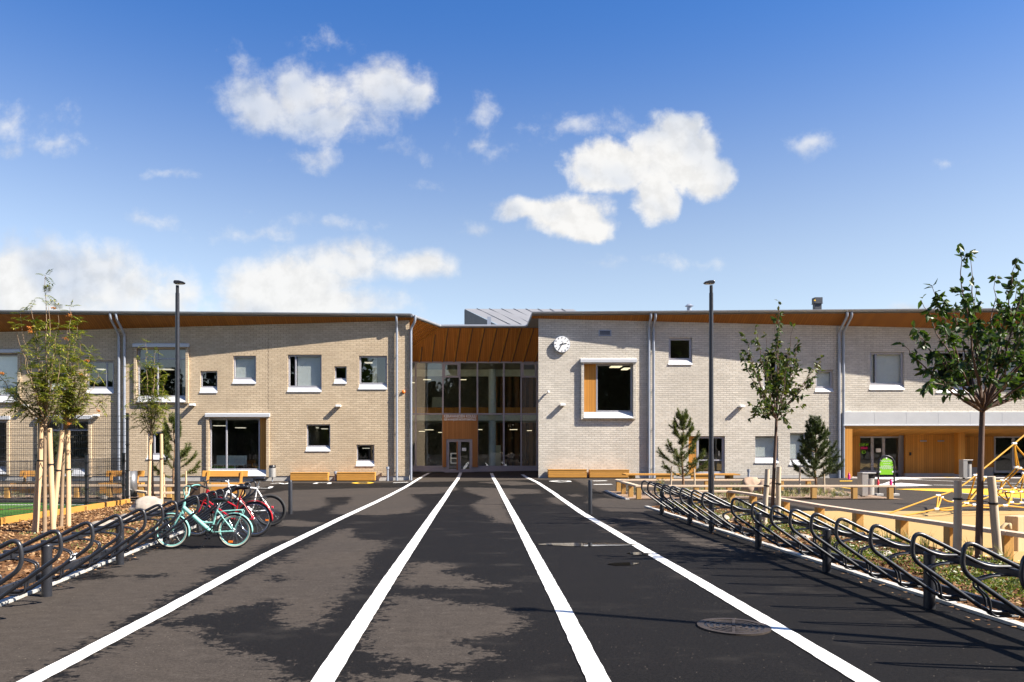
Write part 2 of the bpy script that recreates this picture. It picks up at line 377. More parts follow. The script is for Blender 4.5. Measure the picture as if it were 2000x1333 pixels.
def ground():
    nx, ny = len(GXS), len(GYS)
    vs = [(x, y, G(x, y)) for y in GYS for x in GXS]
    fs = [(j*nx+i, j*nx+i+1, (j+1)*nx+i+1, (j+1)*nx+i) for j in range(ny-1) for i in range(nx-1)]
    me = bpy.data.meshes.new('asphalt'); me.from_pydata(vs, [], fs)
    me.polygons.foreach_set('use_smooth', [True]*len(fs))
    P = np.array(vs)[:, :2]
    # damp everywhere on the forecourt, dry outside it
    dry = np.maximum(np.full(len(P), -2.0), np.maximum(np.abs(P[:, 0]) - 9.0, np.maximum(P[:, 1] - 36.0, 3.0 - P[:, 1])))
    dry = np.maximum(dry, np.where(P[:, 1] > 23, P[:, 0] - 4.5, -2))
    for poly in DRY: dry = np.maximum(dry, sdist(P, poly))
    for poly in WETSPOT: dry = np.minimum(dry, -sdist(P, poly))
    a = me.attributes.new('dry', 'FLOAT', 'POINT'); a.data.foreach_set('value', np.clip(dry, -1, 1).astype(np.float32))
    m, nt, b, co = newmat('asphalt'); me.materials.append(m)
    at_ = nt.new('ShaderNodeAttribute', attribute_name='dry').outputs['Fac']
    n1 = nt.noise(nt.scalev(co, (0.8, 1, 1)), 5.5, 7, 0.66)
    n2 = nt.noise(nt.scalev(co, (0.8, 1, 1)), 15.0, 5, 0.7)
    fld = nt.math('ADD', at_, nt.math('ADD', nt.math('MULTIPLY', nt.math('SUBTRACT', n1, 0.5), 0.85), nt.math('MULTIPLY', nt.math('SUBTRACT', n2, 0.5), 0.95)))
    dryf = nt.ramp(fld, -0.03, 0.035)
    speck = nt.ramp(nt.math('ADD', nt.math('MULTIPLY', nt.noise(co, 150.0, 3, 0.7), 0.6), nt.math('MULTIPLY', nt.noise(co, 40.0, 5, 0.8), 0.7)), 0.47, 0.83)
    big = nt.noise(co, 0.35, 4, 0.6)
    cd = nt.mix(speck, (0.0185,0.0155,0.0133), (0.072,0.0605,0.052))
    cd = nt.mix(nt.ramp(big, 0.3, 0.72, 0, 0.5), cd, (0.062,0.05,0.04))
    mot = nt.noise(nt.scalev(co, (0.7,1,1)), 8.0, 8, 0.78)
    cd = nt.mix(nt.ramp(mot, 0.36, 0.5, 0.42, 0), cd, (0.022,0.019,0.0165))
    cd = nt.mix(nt.ramp(mot, 0.52, 0.68, 0, 0.4), cd, (0.088,0.076,0.066))
    scuff = nt.noise(nt.scalev(co, (0.5, 3.0, 1)), 2.2, 6, 0.72)
    cd = nt.mix(nt.ramp(scuff, 0.58, 0.75, 0, 0.32), cd, (0.10,0.083,0.069))
    cw = nt.mix(speck, (0.003,0.003,0.003), (0.017,0.0155,0.015))
    sheen = nt.ramp(nt.noise(nt.scalev(co, (1, 1.6, 1)), 0.9, 5, 0.62), 0.54, 0.74)  # sheen on the wet asphalt, painted in as lighter patches of colour
    cw = nt.mix(nt.math('MULTIPLY', sheen, 0.6), cw, (0.036,0.032,0.028))
    c = nt.mix(dryf, cw, cd)
    vo = nt.new('ShaderNodeTexVoronoi', feature='F1'); vo.inputs['Scale'].default_value = 26.0; nt.put(vo.inputs['Vector'], co)
    wn = nt.sep(vo.outputs['Color'])[0]
    grit = nt.math('MULTIPLY', nt.math('LESS_THAN', vo.outputs['Distance'], 0.13), nt.math('GREATER_THAN', wn, 0.86))
    c = nt.mix(nt.math('MULTIPLY', grit, 0.5), c, (0.26,0.22,0.18))
    rough = nt.ramp(dryf, 0, 1, 0.7, 0.95)
    bh = nt.math('ADD', nt.noise(co, 120.0, 4, 0.7), nt.math('MULTIPLY', grit, 1.0))
    setp(nt, b, col=c, rough=rough, spec=nt.ramp(dryf, 0, 1, 0.06, 0.1), normal=nt.bump(bh, 0.55, 0.006))
    o = bpy.data.objects.new('asphalt', me); COL.objects.link(o); tag(o, kind='structure')
ground()

def strip_on_ground(mb, pts, w, dz=0.008, step=0.4, jag=0.0):
    """flat painted strip following px points on the ground; w = width in metres"""
    P = [gp(*p) for p in pts]; Q = []
    for a, b in zip(P, P[1:]):
        k = max(1, int((b-a).length/step)); Q += [a + (b-a)*i/k for i in range(k)]
    Q.append(P[-1]); L = []; Rr = []
    for i, p in enumerate(Q):
        t = (Q[min(i+1, len(Q)-1)] - Q[max(0, i-1)]); nrm = V((t.y, -t.x, 0)).normalized()
        ww = w(p.y) if callable(w) else w
        for k, lst in ((-0.5, L), (0.5, Rr)):
            q = p + nrm*(ww*k + random.uniform(-jag, jag)); lst.append((q.x, q.y, G(q.x, q.y) + dz))
    n = len(Q)
    mb.add(L+Rr, [(i, n+i, n+i+1, i+1) for i in range(n-1)])
mp, nt, b, co = newmat('road_paint')
wear = nt.noise(co, 9.0, 6, 0.75)
c = nt.mix(nt.ramp(wear, 0.56, 0.74, 0, 0.6), (0.70,0.69,0.66), (0.36,0.34,0.31))
c = nt.mix(nt.ramp(nt.noise(nt.scalev(co, (0.35,1,1)), 2.6, 5, 0.75), 0.58, 0.72, 0, 0.35), c, (0.30,0.28,0.26))
c = nt.mix(nt.ramp(nt.noise(co, 70.0, 4, 0.8), 0.66, 0.72, 0, 0.75), c, (0.10,0.095,0.09))
c = nt.mix(nt.ramp(nt.noise(co, 90, 3), 0.35, 0.65, 0, 0.14), c, (0.5,0.48,0.45))
setp(nt, b, col=c, rough=0.7, spec=0.3, normal=nt.bump(nt.noise(co, 120, 3), 0.3, 0.004))
M['paint'] = mp
LINES = [[(-50,1388.6),(59,1333),(311,1200),(520,1085),(664,1014),(735,981),(790,953),(815,937),(840,924)],
         [(580,1406),(630,1333),(762,1130),(850,1000),(880,956),(900,923.5)],
         [(1209,1406),(1170,1333),(1095,1182),(1040,1077),(1008,1016),(985,973),(972,948),(960,923.5)],
         [(1800,1400),(1693,1333),(1500,1216),(1330,1116),(1252,1071),(1190,1034),(1137,1003),(1085,966),(1050,943),(1020,924)]]
for pts in LINES:
    mb = MB(); strip_on_ground(mb, pts, 0.168, jag=0.004, step=0.12); mb.build('painted_line', mp, kind='structure')
# game markings on the yard, near the walls
def marking(polys, mat, w=None):
    mb = MB()
    for k, p in enumerate(polys):
        if w: strip_on_ground(mb, p, w, 0.007)
        else:
            q = [gp(*a) for a in p]; mb.add([(a.x, a.y, G(a.x, a.y)+0.008+0.003*k) for a in q], [tuple(range(len(q)))])
    mb.build('yard_marking', mat, kind='structure')
marking([[(500,954),(525,954.5),(531,951)], [(503,951),(500,954)]], mp, 0.16)
marking([[(530,945),(545,944),(556,946),(566,944)]], mp, 0.2)
marking([[(614,945.5),(620,943.5),(645,943.3),(642,945.5)]], mp, 0.18)
marking([[(768,943.5),(797,942.5)]], mp, 0.3)
marking([[(690,944),(700,942.5),(718,942.2),(727,943.6),(718,945),(700,945.2),(690,944)]], M['yellowpaint'], 0.2)
marking([[(1075,940.5),(1090,939.3),(1110,940),(1113,941.3),(1095,942.3),(1075,940.5)]], mp, 0.2)
marking([[(1158,940),(1185,939.5)], [(1160,947),(1195,946.5)]], mp, 0.28)
marking([[(1700,932),(1776,933.5),(1802,936.5),(1745,937),(1700,936)]], mp)
marking([[(1690,952),(1722,946),(1760,944),(1823,948.5),(1790,950),(1722,951)]], mp)
marking([[(1710,952.5),(1772,931)], [(1745,936),(1930,943),(2050,947)], [(1823,948),(2050,951)]], mp, 0.14)
marking([[(1818,930.5),(1850,933.5),(1872,932.5),(1840,931.5)], [(1880,930.5),(1960,932),(1920,931)], [(1640,940),(1665,939.8),(1664,941),(1640,941)]], M['yellowpaint'])
marking([[(1747,956),(1790,955.2),(1990,955.5),(2150,956),(2150,990),(2010,975),(1880,963)]], M['yellowpaint'])
marking([[(1645,953),(1690,957)], [(1640,948),(1668,950)]], M['yellowpaint'], 0.2)
marking([[(1870,963),(2010,976),(2150,991)]], mp, 0.1)

# long strips (beds, surfacing, kerbs) between two edges given as functions of y
def bed(name, ys, xl, xr, z, mat, nu=24, **kw):
    mb = MB(); nv = len(ys)
    vs = []
    for y in ys:
        for i in range(nu+1):
            u = i/nu; x = xl(y)*(1-u) + xr(y)*u; vs.append((x, y, G(x, y) + z(x, y, u)))
    w = nu+1
    mb.add(vs, [(j*w+i, j*w+i+1, (j+1)*w+i+1, (j+1)*w+i) for j in range(nv-1) for i in range(nu)], 0, True)
    return mb.build(name, mat, kind='structure', **kw)
def lerp_tab(tab):
    def f(y):
        if y <= tab[0][0]: return tab[0][1]
        for (a, p), (b, q) in zip(tab, tab[1:]):
            if y <= b: return p + (q-p)*(y-a)/(b-a)
        return tab[-1][1]
    return f
LK = lerp_tab([(4,-4.45),(8,-4.95),(13,-5.50),(18,-6.05),(20,-6.6),(21.5,-7.8),(22.6,-9.6)])   # left kerb
RK = lerp_tab([(3,5.05),(7,4.95),(16.7,4.75),(21.4,4.66)])                                     # right kerb
RF = lerp_tab([(4,8.3),(7,7.95),(11,7.62),(13.5,7.38),(16,7.2),(20.2,7.2),(21.4,7.1)])         # right rail fence
mu, nt, b, co = newmat('bark_mulch')
cell = nt.new('ShaderNodeTexVoronoi'); cell.inputs['Scale'].default_value = 26.0
nt.put(cell.inputs['Vector'], nt.vmath('ADD', nt.scalev(co, (1, 1, 1)), nt.scalev(nt.noise(co, 7.0, 3, col=True), (0.25,0.25,0.25))))
k = nt.sep(cell.outputs['Color'])[0]
c = nt.mix(k, (0.045,0.021,0.010), (0.21,0.10,0.04))
c = nt.mix(nt.ramp(nt.noise(co, 1.6, 4), 0.45, 0.7, 0, 0.5), c, (0.09,0.06,0.03))
setp(nt, b, col=c, rough=0.95, spec=0.15, normal=nt.bump(nt.math('ADD', k, nt.noise(co, 40, 4)), 1.0, 0.03))
M['mulch'] = mu
def mound(a): return lambda x, y, u: 0.012 + a*min(1, 6*u*(1-u))*(0.6 + 0.8*mnoise.noise((x*0.9, y*0.9, a)))
def fr(a, b, n): return [a + (b-a)*i/n for i in range(n+1)]
KW = 0.10
bed('mulch_bed', fr(4, 22.6, 110), lambda y: -10.12, lambda y: LK(y) - KW, mound(0.09), mu, 30)
bed('mulch_bed', fr(3, 21.4, 110), lambda y: RK(y) + KW, RF, mound(0.07), mu, 20)
def kerbline(f, ys, side, mat):
    for a, b in zip(ys, ys[1:]):
        pass
    mb = MB(); n = len(ys)
    for i, (a, b) in enumerate(zip(ys, ys[1:])):
        g = 0.003
        x0, x1 = f(a), f(b); w = KW*side
        p = [(x0, a+g), (x0+w, a+g), (x1+w, b-g), (x1, b-g)]
        if side < 0: p = p[::-1]
        t = 0.034 + random.uniform(-0.004, 0.004)
        mb.prism(p, lambda x, y: G(x, y) - 0.1, lambda x, y: G(x, y) + t)
    mb.build('kerb', mat, kind='structure')
M['kerb'] = plain('pale_kerb_stone', (0.40,0.385,0.355), 0.85, var=0.3, scale=6, bump=0.4)
kerbline(LK, fr(4, 18, 28) + [18.7,19.4,20,20.7,21.5,22.2], -1, M['kerb'])
kerbline(RK, fr(3, 21.4, 37), 1, M['kerb'])
# playground surfacing, enclosure soil, pitch
sa, nt, b, co = newmat('safety_surface')
c = nt.mix(nt.noise(co, 70, 4, 0.7), (0.30,0.19,0.072), (0.46,0.31,0.13))
c = nt.mix(nt.ramp(nt.noise(co, 0.8, 4), 0.4, 0.7, 0, 0.4), c, (0.34,0.23,0.1))
setp(nt, b, col=c, rough=0.95, spec=0.15, normal=nt.bump(nt.noise(co, 110, 3), 0.5, 0.006))
bed('playground_surface', fr(3, 19.8, 40), lambda y: RF(y) + 0.02, lambda y: 40.0, lambda x, y, u: 0.02, sa, 10)
so, nt, b, co = newmat('bare_soil')
c = nt.mix(nt.noise(co, 5, 6, 0.7), (0.16,0.105,0.07), (0.36,0.26,0.19))
setp(nt, b, col=c, rough=0.95, spec=0.1, normal=nt.bump(nt.noise(co, 30, 5), 0.8, 0.03))
bed('planting_soil', fr(24.45, 28.5, 12), lambda y: 4.85, lambda y: 13.6, mound(0.05), so, 40)
bed('planting_soil', fr(24.7, 26.0, 6), lambda y: -26.0, lambda y: -7.7, mound(0.06), so, 40)
mb = MB()
for i in range(18):
    a = 24.4 + i*0.23
    mb.prism([(4.72, a+.006), (4.84, a+.006), (4.84, a+.224), (4.72, a+.224)], lambda x, y: G(x, y)-.05, lambda x, y: G(x, y)+0.03)
mb.build('kerb', M['kerb'], kind='structure')
tu, nt, b, co = newmat('artificial_turf')
c = nt.mix(nt.noise(co, 60, 3), (0.03,0.09,0.012), (0.085,0.19,0.03))
c = nt.mix(nt.ramp(nt.noise(co, 0.5, 3), 0.4, 0.7, 0, 0.4), c, (0.045,0.12,0.02))
setp(nt, b, col=c, rough=0.9, spec=0.1, normal=nt.bump(nt.noise(co, 90, 3), 0.6, 0.01))
bed('sports_pitch', fr(8, 22.8, 20), lambda y: -34.0, lambda y: -10.36, lambda x, y, u: 0.015, tu, 10)
mb = MB(); mb.box(-33.9, -10.5, 21.9, 21.98, 0.018, 0.024); mb.build('pitch_line', mp, kind='structure')
mb = MB(); mb.box(-33.9, -10.5, 20.3, 20.36, 0.018, 0.024); mb.build('pitch_line', plain('red_line', (0.35,0.09,0.04), 0.8), kind='structure')
# puddles lying in the hollows of the wet asphalt
pu, nt, b, co = newmat('puddle_water'); setp(nt, b, col=(0.012,0.011,0.010), rough=0.02, spec=0.6)
pu.node_tree.nodes['Principled BSDF'].inputs['IOR'].default_value = 1.6
def puddle(pts):
    mb = MB(); q = [gp(*a) for a in pts]; out = []
    n = len(q)
    for i in range(n):      # wavy outline
        for j in range(6):
            t = j/6; p = q[i].lerp(q[(i+1) % n], t); k = mnoise.noise((p.x*5, p.y*5, 0))*0.05
            out.append((p.x + k, p.y + k, 0.0085))
    mb.add(out, [tuple(range(len(out)))]); mb.build('puddle', pu, kind='structure')
puddle([(1046,1064),(1075,1062.2),(1120,1061.4),(1180,1061.8),(1225,1063),(1252,1065),(1215,1066.6),(1160,1067.6),(1110,1067.8),(1075,1066.4)])
puddle([(1222,1082),(1240,1079.6),(1262,1080.5),(1278,1083),(1262,1085.4),(1240,1085)])
puddle([(1186,1103),(1205,1100.5),(1232,1100),(1248,1101.4),(1236,1104.5),(1205,1105.6)])

# ------------------------------------------------------------------ sky
def sky():
    w = bpy.data.worlds.new('World'); S.world = w; w.use_nodes = True
    nt = N(w.node_tree); bg = w.node_tree.nodes['Background']
    st = nt.new('ShaderNodeTexSky', sky_type='NISHITA'); st.sun_disc = False
    st.sun_elevation = R(SUN_EL); st.sun_rotation = R(SUN_ROT); st.altitude = 0
    st.air_density = 1.0; st.dust_density = 0.35; st.ozone_density = 4.0
    d = nt.new('ShaderNodeTexCoord').outputs['Generated']
    x, y, z = nt.sep(d)
    ys = nt.math('MAXIMUM', y, 0.02)
    uv = nt.comb(nt.math('DIVIDE', x, ys), nt.math('DIVIDE', z, ys), 0.0)
    wv = nt.vmath('SUBTRACT', nt.noise(uv, 5.0, 4, 0.6, col=True), (0.5,0.5,0.5))
    p = nt.vmath('ADD', uv, nt.scalev(wv, (0.10,0.06,0)))
    fine = nt.noise(nt.vmath('ADD', uv, nt.scalev(wv, (0.03,0.03,0))), 22.0, 9, 0.62)
    low = nt.noise(uv, 9.0, 5, 0.55)
    def cloud(blobs, thr):
        acc = None
        for px, py, a, bb, wt in blobs:
            u0, v0 = (px-CX)/F, (CY-py)/F
            q = nt.scalev(nt.vmath('SUBTRACT', p, (u0, v0, 0)), (F/a, F/bb, 0))
            f = nt.math('MULTIPLY', nt.math('SUBTRACT', 1.0, nt.vmath('LENGTH', q)), wt)
            acc = f if acc is None else nt.math('SMOOTH_MAX', acc, f, 0.05)
        return acc
    B1 = [(505,200,100,62,1.0),(610,180,110,70,1.0),(745,175,105,66,1.05),(630,225,170,55,0.8),(800,190,50,40,0.7),(470,165,50,70,0.35)]
    B2 = [(1315,300,108,88,1.5),(1185,320,104,58,1.3),(1375,340,70,60,1.3),(1262,385,56,66,1.2),(1330,250,66,46,1.0),
          (1105,420,92,50,1.2),(1040,408,70,28,0.9),(1140,442,60,34,1.0)]
    B3 = [(40,560,300,110,1.3),(230,575,200,70,0.9),(560,565,170,75,1.2),(660,520,130,48,0.9),(690,495,80,30,0.7),(820,525,85,42,0.95),(600,600,230,45,1.1),(1790,606,60,12,0.6)]
    W = [(1120,240,150,36,0.42),(935,290,60,34,0.5),(595,308,70,32,0.5),(938,215,40,44,0.4),(1592,276,62,34,0.62),(30,230,130,50,0.5),(110,275,80,28,0.4),
         (20,290,50,30,0.4),(480,468,90,22,0.46),(296,439,50,22,0.46),(650,75,60,24,0.34),(935,445,50,20,0.4),(345,345,50,15,0.3),(845,360,60,16,0.32),(1840,323,50,13,0.38),
         (620,440,90,20,0.26),(1165,515,40,16,0.28),(1370,520,120,16,0.25),(790,300,60,26,0.28)]
    n = nt.math('SUBTRACT', fine, 0.5); n2 = nt.math('SUBTRACT', low, 0.5)
    def dens(f, k, lo, hi, k2=0.5):
        return nt.ramp(nt.math('ADD', f, nt.math('ADD', nt.math('MULTIPLY', n, k), nt.math('MULTIPLY', n2, k2))), lo, hi)
    f1, f2, f3, f4 = cloud(B1, 0), cloud(B2, 0), cloud(B3, 0), cloud(W, 0)
    d1 = nt.math('MULTIPLY', dens(f1, 1.4, -0.08, 0.66, 0.5), 0.84)
    d2 = nt.math('MULTIPLY', dens(f2, 1.35, -0.06, 0.46, 0.45), 0.99)
    d3 = nt.math('MULTIPLY', dens(f3, 1.15, -0.08, 0.62, 0.6), 0.93)
    d4 = nt.math('MULTIPLY', dens(f4, 1.7, 0.0, 0.8, 0.5), 0.72)
    dd = nt.math('MAXIMUM', nt.math('MAXIMUM', d1, d2), nt.math('MAXIMUM', d3, d4))
    front = nt.ramp(y, 0.05, 0.2)
    # loose clouds in the rest of the sky
    gen = nt.ramp(nt.noise(nt.scalev(d, (1, 1, 2.5)), 3.2, 8, 0.6), 0.54, 0.72, 0, 0.8)
    dd = nt.math('ADD', nt.math('MULTIPLY', dd, front), nt.math('MULTIPLY', gen, nt.math('SUBTRACT', 1.0, front)))
    # thick parts turn a little grey-blue underneath
    low2 = nt.noise(uv, 4.0, 4, 0.5); rel = nt.noise(nt.vmath('ADD', uv, (0.02, 0.035, 0)), 4.0, 4, 0.5)
    sh = nt.ramp(nt.math('SUBTRACT', low2, rel), -0.12, 0.05)
    rel2 = nt.noise(nt.vmath('ADD', nt.vmath('ADD', uv, nt.scalev(wv, (0.03,0.03,0))), (0.008,0.012,0)), 22.0, 5, 0.6); sh2 = nt.ramp(nt.math('SUBTRACT', fine, rel2), -0.14, 0.10)
    shade = nt.math('ADD', nt.math('ADD', nt.math('MULTIPLY', sh, 0.16), nt.math('MULTIPLY', sh2, 0.10)), 0.76)
    lum = nt.math('MULTIPLY', shade, CLOUD)
    cc = nt.mix(1.0, nt.mix(sh, (0.78,0.86,1.0), (1.0,0.99,0.97)), nt.comb(lum, lum, lum), 'MULTIPLY')
    hz = nt.ramp(nt.sep(uv)[1], 0.0, 0.55, 1.0, 0.0, False)
    hs = nt.new('ShaderNodeHueSaturation'); tint = nt.mix(nt.ramp(z, 0.53, 0.20), (0.43,0.79,1.20), (1.62,1.29,1.1)); nt.put(hs.inputs['Color'], nt.mix(1.0, st.outputs[0], tint, 'MULTIPLY')); hs.inputs['Saturation'].default_value = SKY_SAT
    hs.inputs['Value'].default_value = SKY_VAL
    cl = nt.mix(dd, hs.outputs[0], cc)
    nt.put(bg.inputs[0], cl); bg.inputs[1].default_value = SKY_K
SUN_AZ, SUN_EL, SUN_ROT = 69.0, 42.0, 111.0
SKY_K, CLOUD, SKY_SAT, SKY_VAL = 0.06, 5.8, 1.0, 1.0
sky()
ld = bpy.data.lights.new('sun', 'SUN'); ld.energy = 5.0; ld.angle = R(0.53); ld.color = (1.0, 0.925, 0.82)
sun = bpy.data.objects.new('sun', ld); COL.objects.link(sun)
dirv = V((-math.sin(R(SUN_AZ))*math.cos(R(SUN_EL)), math.cos(R(SUN_AZ))*math.cos(R(SUN_EL)), -math.sin(R(SUN_EL))))
sun.rotation_euler = dirv.to_track_quat('-Z', 'Y').to_euler(); sun.location = (20, -10, 20)

cam = bpy.data.cameras.new('camera'); co_ = bpy.data.objects.new('camera', cam); COL.objects.link(co_)
co_.location = (0, 0, H); co_.rotation_euler = (R(90), 0, 0)
cam.lens = 36*F/2000; cam.sensor_width = 36; cam.shift_x = (1000-CX)/2000; cam.shift_y = (CY-666.5)/2000
cam.clip_start = 0.1; cam.clip_end = 3000
S.camera = co_
S.view_settings.view_transform = 'Standard'; S.view_settings.look = 'None'; S.view_settings.exposure = 1.45; S.view_settings.gamma = 1.0
S.render.engine = 'CYCLES'
S.cycles.max_bounces = 8; S.cycles.transparent_max_bounces = 16; S.cycles.use_denoising = True
S.cycles.sample_clamp_indirect = 6
# ------------------------------------------------------------------ the school building: one thing, its walls, roofs, windows and pipes as parts
YL, YR, YE, YG = 38.1, 37.6, 41.1, 43.9        # left wall, right wall, middle eave, glass wall
HE = 6.43 + H                                    # underside of the eaves
B = thing('school_building', (0, YL, 0), 'two storey pale brick school with deep wooden eaves and a glazed entrance between its wings', 'building')
def DL(x): return max(0.14, 0.20 + 0.0485*(-3.35 - x))          # overhang of the eaves
def DR(x): return max(0.16, 0.20 + 0.0425*(x - 3.0))
topL = lambda x: HE - 0.58*DL(x)
topR = lambda x: HE - 0.56*DR(x)
def wx(px, y): return (px - CX)*y/F
def wz(py, y): return H - (py - CY)*y/F
def wall(name, x0, x1, y, z0, ztop, openings, mat, reveal=0.13, mbk=None):
    mb = MB(); xs = {x0, x1}; zs = {z0}
    for a, b, c, d in openings: xs |= {a, b}; zs |= {c, d}
    zt = max(zs) + 0.05 if len(zs) > 1 else z0; zs.add(zt)
    xs = sorted(xs); ex = []
    for a, b in zip(xs, xs[1:]):
        k = max(1, int((b-a)/2.5)); ex += [a + (b-a)*i/k for i in range(k)]
    xs = ex + [xs[-1]]; zs = sorted(zs)
    for i in range(len(xs)-1):
        a, b = xs[i], xs[i+1]; cx = (a+b)/2
        for j in range(len(zs)-1):
            cz = (zs[j]+zs[j+1])/2
            if any(o[0] < cx < o[1] and o[2] < cz < o[3] for o in openings): continue
            mb.add([(a,y,zs[j]),(b,y,zs[j]),(b,y,zs[j+1]),(a,y,zs[j+1])], [(0,1,2,3)])
        mb.add([(a,y,zt),(b,y,zt),(b,y,ztop(b)),(a,y,ztop(a))], [(0,1,2,3)])
    for a, b, c, d in openings:
        r = y + reveal
        for q in ([(a,y,c),(a,r,c),(a,r,d),(a,y,d)], [(b,y,c),(b,y,d),(b,r,d),(b,r,c)], [(a,y,d),(a,r,d),(b,r,d),(b,y,d)], [(a,y,c),(b,y,c),(b,r,c),(a,r,c)]):
            mb.add(q, [(0,1,2,3)])
    return mb.build(name, mat, B)

def window(px, y, blind=None, mull=(), trans=(), sill=10, proj=0, cap=False, panel=None, fw=0.085, name='window', depth=0.12, door=False, brickm='brick_tan', lamps=()):
    """px = (x0, x1, y0, y1) of the opening in the photograph, y = wall plane. mull / trans = inner bars (fractions).
    blind = list of pane numbers with a white blind. proj = how far a brick surround stands out."""
    x0, x1 = wx(px[0], y), wx(px[1], y); z1, z0 = wz(px[2], y), wz(px[3], y)
    yb = y + depth; zs = z0 + sill*y/F
    xa, xb = x0 + 0.004, x1 - 0.004
    if panel: 
        s = abs(panel)*(x1-x0); pa, pb = (x0, x0+s) if panel > 0 else (x1-s, x1)
        if panel > 0: xa = x0 + s
        else: xb = x1 - s
    mb = MB()
    zt = z1 - 0.004
    mb.box(xa, xa+fw, yb-0.03, yb+0.06, zs, zt); mb.box(xb-fw, xb, yb-0.03, yb+0.06, zs, zt)
    mb.box(xa+fw, xb-fw, yb-0.028, yb+0.06, zt-fw, zt); mb.box(xa+fw, xb-fw, yb-0.028, yb+0.06, zs, zs+fw)
    w = xb - xa; h = zt - zs
    for f in mull: mb.box(xa+w*f-0.035, xa+w*f+0.035, yb-0.026, yb+0.05, zs+fw, zt-fw)
    for f in trans: mb.box(xa+fw, xb-fw, yb-0.024, yb+0.045, zs+h*f-0.03, zs+h*f+0.03)
    fr_ = mb.build(name, M['frame'], B, bevel=0.006)
    mb = MB(); mb.box(xa+fw*0.7, xb-fw*0.7, yb+0.012, yb+0.024, zs+fw*0.7, zt-fw*0.7); mb.build('pane', M['glass'], fr_)
    if blind is not None:
        eds = [0] + list(mull) + [1]
        for k in blind:
            mb = MB(); a, b_ = xa + w*eds[k] + 0.06, xa + w*eds[k+1] - 0.06
            mb.box(a, b_, yb+0.1, yb+0.106, zs+0.06, zt-0.05); mb.build('blind', M['blind'], fr_)
    if sill:
        mb = MB()
        mb.extr([(y-0.035-proj, z0-0.012), (y-0.035-proj, z0+0.012), (yb-0.03, zs+0.0), (yb-0.03, zs-0.05)], x0-0.03 if not proj else x0+0.003, x1+0.012 if not proj else x1-0.003)
        mb.build('sill', M['sill'], fr_)
    if panel:
        mb = MB(); mb.box(pa+0.003, pb-0.003, yb-0.02, yb+0.03, zs-0.06 if not door else z0+0.01, zt-0.002); mb.build('wood_panel', M['clad'], fr_)
    if proj:
        t = 0.13; mb = MB()
        mb.box(x0-t, x0, y-proj, y+0.04, z0-0.06, z1); mb.box(x1, x1+t, y-proj, y+0.04, z0-0.06, z1)
        mb.box(x0-t, x1+t, y-proj, y+0.04, z1+0.002, z1+0.05)
        if sill: mb.box(x0, x1, y-proj+0.01, y+0.04, z0-0.06, z0-0.016)
        mb.build('brick_surround', M[brickm], fr_)
    if cap:
        mb = MB(); a = 0.17 if proj else 0.05
        mb.extr([(y-proj-0.06, z1+0.055), (y-proj-0.06, z1+0.2), (y-proj-0.03, z1+0.235), (y+0.02, z1+0.25), (y+0.02, z1+0.055)], x0-a, x1+a)
        mb.build('cap', M['sill'], fr_)
    if door:
        mb = MB(); mb.tube([(xb-0.28, yb-0.07, z0+0.9), (xb-0.28, yb-0.07, z0+1.15)], 0.014, 6); mb.build('handle', M['steel'], fr_)
    return (x0, x1, z0, z1)

# openings of the left wing
OL = []
def L(px, **k): OL.append(window(px, YL, brickm='brick_tan', **k))
L((-140,36,692,786), blind=[0], sill=12, proj=0.08, cap=True)
L((92,131,724,762), sill=9)
L((168,222,705,769), mull=[0.72], sill=10)
L((268,364,681,786), mull=[0.40], trans=[0.79], sill=11, proj=0.1, cap=True, fw=0.06)
L((391,424.5,725,768), sill=11, fw=0.06)
L((455,500,695,750), blind=[0], sill=9)
L((562,628,693,766), blind=[1], mull=[0.22], sill=9)
L((653,677,716,750), sill=9, fw=0.06)
L((701,756,695,761), sill=10)
L((-130,14,822,926), mull=[0.5], sill=11, proj=0.08, cap=True)
L((80,174,821,930), mull=[0.42], trans=[0.8], sill=12, proj=0.1, cap=True, fw=0.06)
L((287,330,843,898), sill=9, mull=[0.3])
L((409,521,817,930), mull=[0.33], sill=12, proj=0.1, cap=True, panel=-0.13, fw=0.06)
L((598,645,829,882), sill=9, fw=0.06)
L((696,731,869,911), sill=10, fw=0.05)
wall('brick_wall', -34.0, -3.36, YL, 0.28, topL, OL, M['brick_tan'])
OR = []
def Rw(px, y=YR, **k): OR.append(window(px, y, brickm='brick_pale', **k))
Rw((1140,1236,711,817), sill=12, proj=0.13, cap=True, panel=0.26, fw=0.075, depth=0.16)
Rw((1306,1352,660,713), sill=9, fw=0.11)
Rw((1491,1544,690,764), sill=9, mull=[0.5], blind=[])
Rw((1593,1627.5,723,766), sill=8, fw=0.09, blind=[0])
Rw((1699,1766,688,762), sill=10, mull=[0.2], blind=[0,1], fw=0.1)
Rw((1830,1907,686,768), sill=10, mull=[0.72], fw=0.09)
Rw((1962,2022,684,752), sill=10, mull=[0.5], blind=[0], fw=0.09)
Rw((2140,2210,684,752), sill=10, mull=[0.5], fw=0.09)
Rw((1345,1416,852,927), sill=1, panel=0.23, door=True, name='door', fw=0.11, trans=[0.36])
Rw((1475,1520,852,905), sill=10, blind=[0], fw=0.04)
Rw((1543,1590,846,909), sill=10, blind=[0], mull=[0.62], fw=0.04)
xc0, xc1 = wx(1647, YR), wx(2300, YR); zc0, zc1 = wz(838, YR), wz(926, YR)
OR.append((xc0, xc1, 0.0, zc0))
wall('brick_wall', 3.0, wx(2420, YR), YR, 0.28 - 0.3, topR, OR, M['brick_pale'])
mb = MB(); xj = wx(523, YL)
z = wz(800, YL)
while z < wz(665, YL): mb.box(xj+0.02*(int(z*10) % 2), xj+0.014+0.02*(int(z*10) % 2), YL-0.003, YL+0.01, z, z+0.096); z += 0.1
mb.build('wall_joint', M['bark'], B)
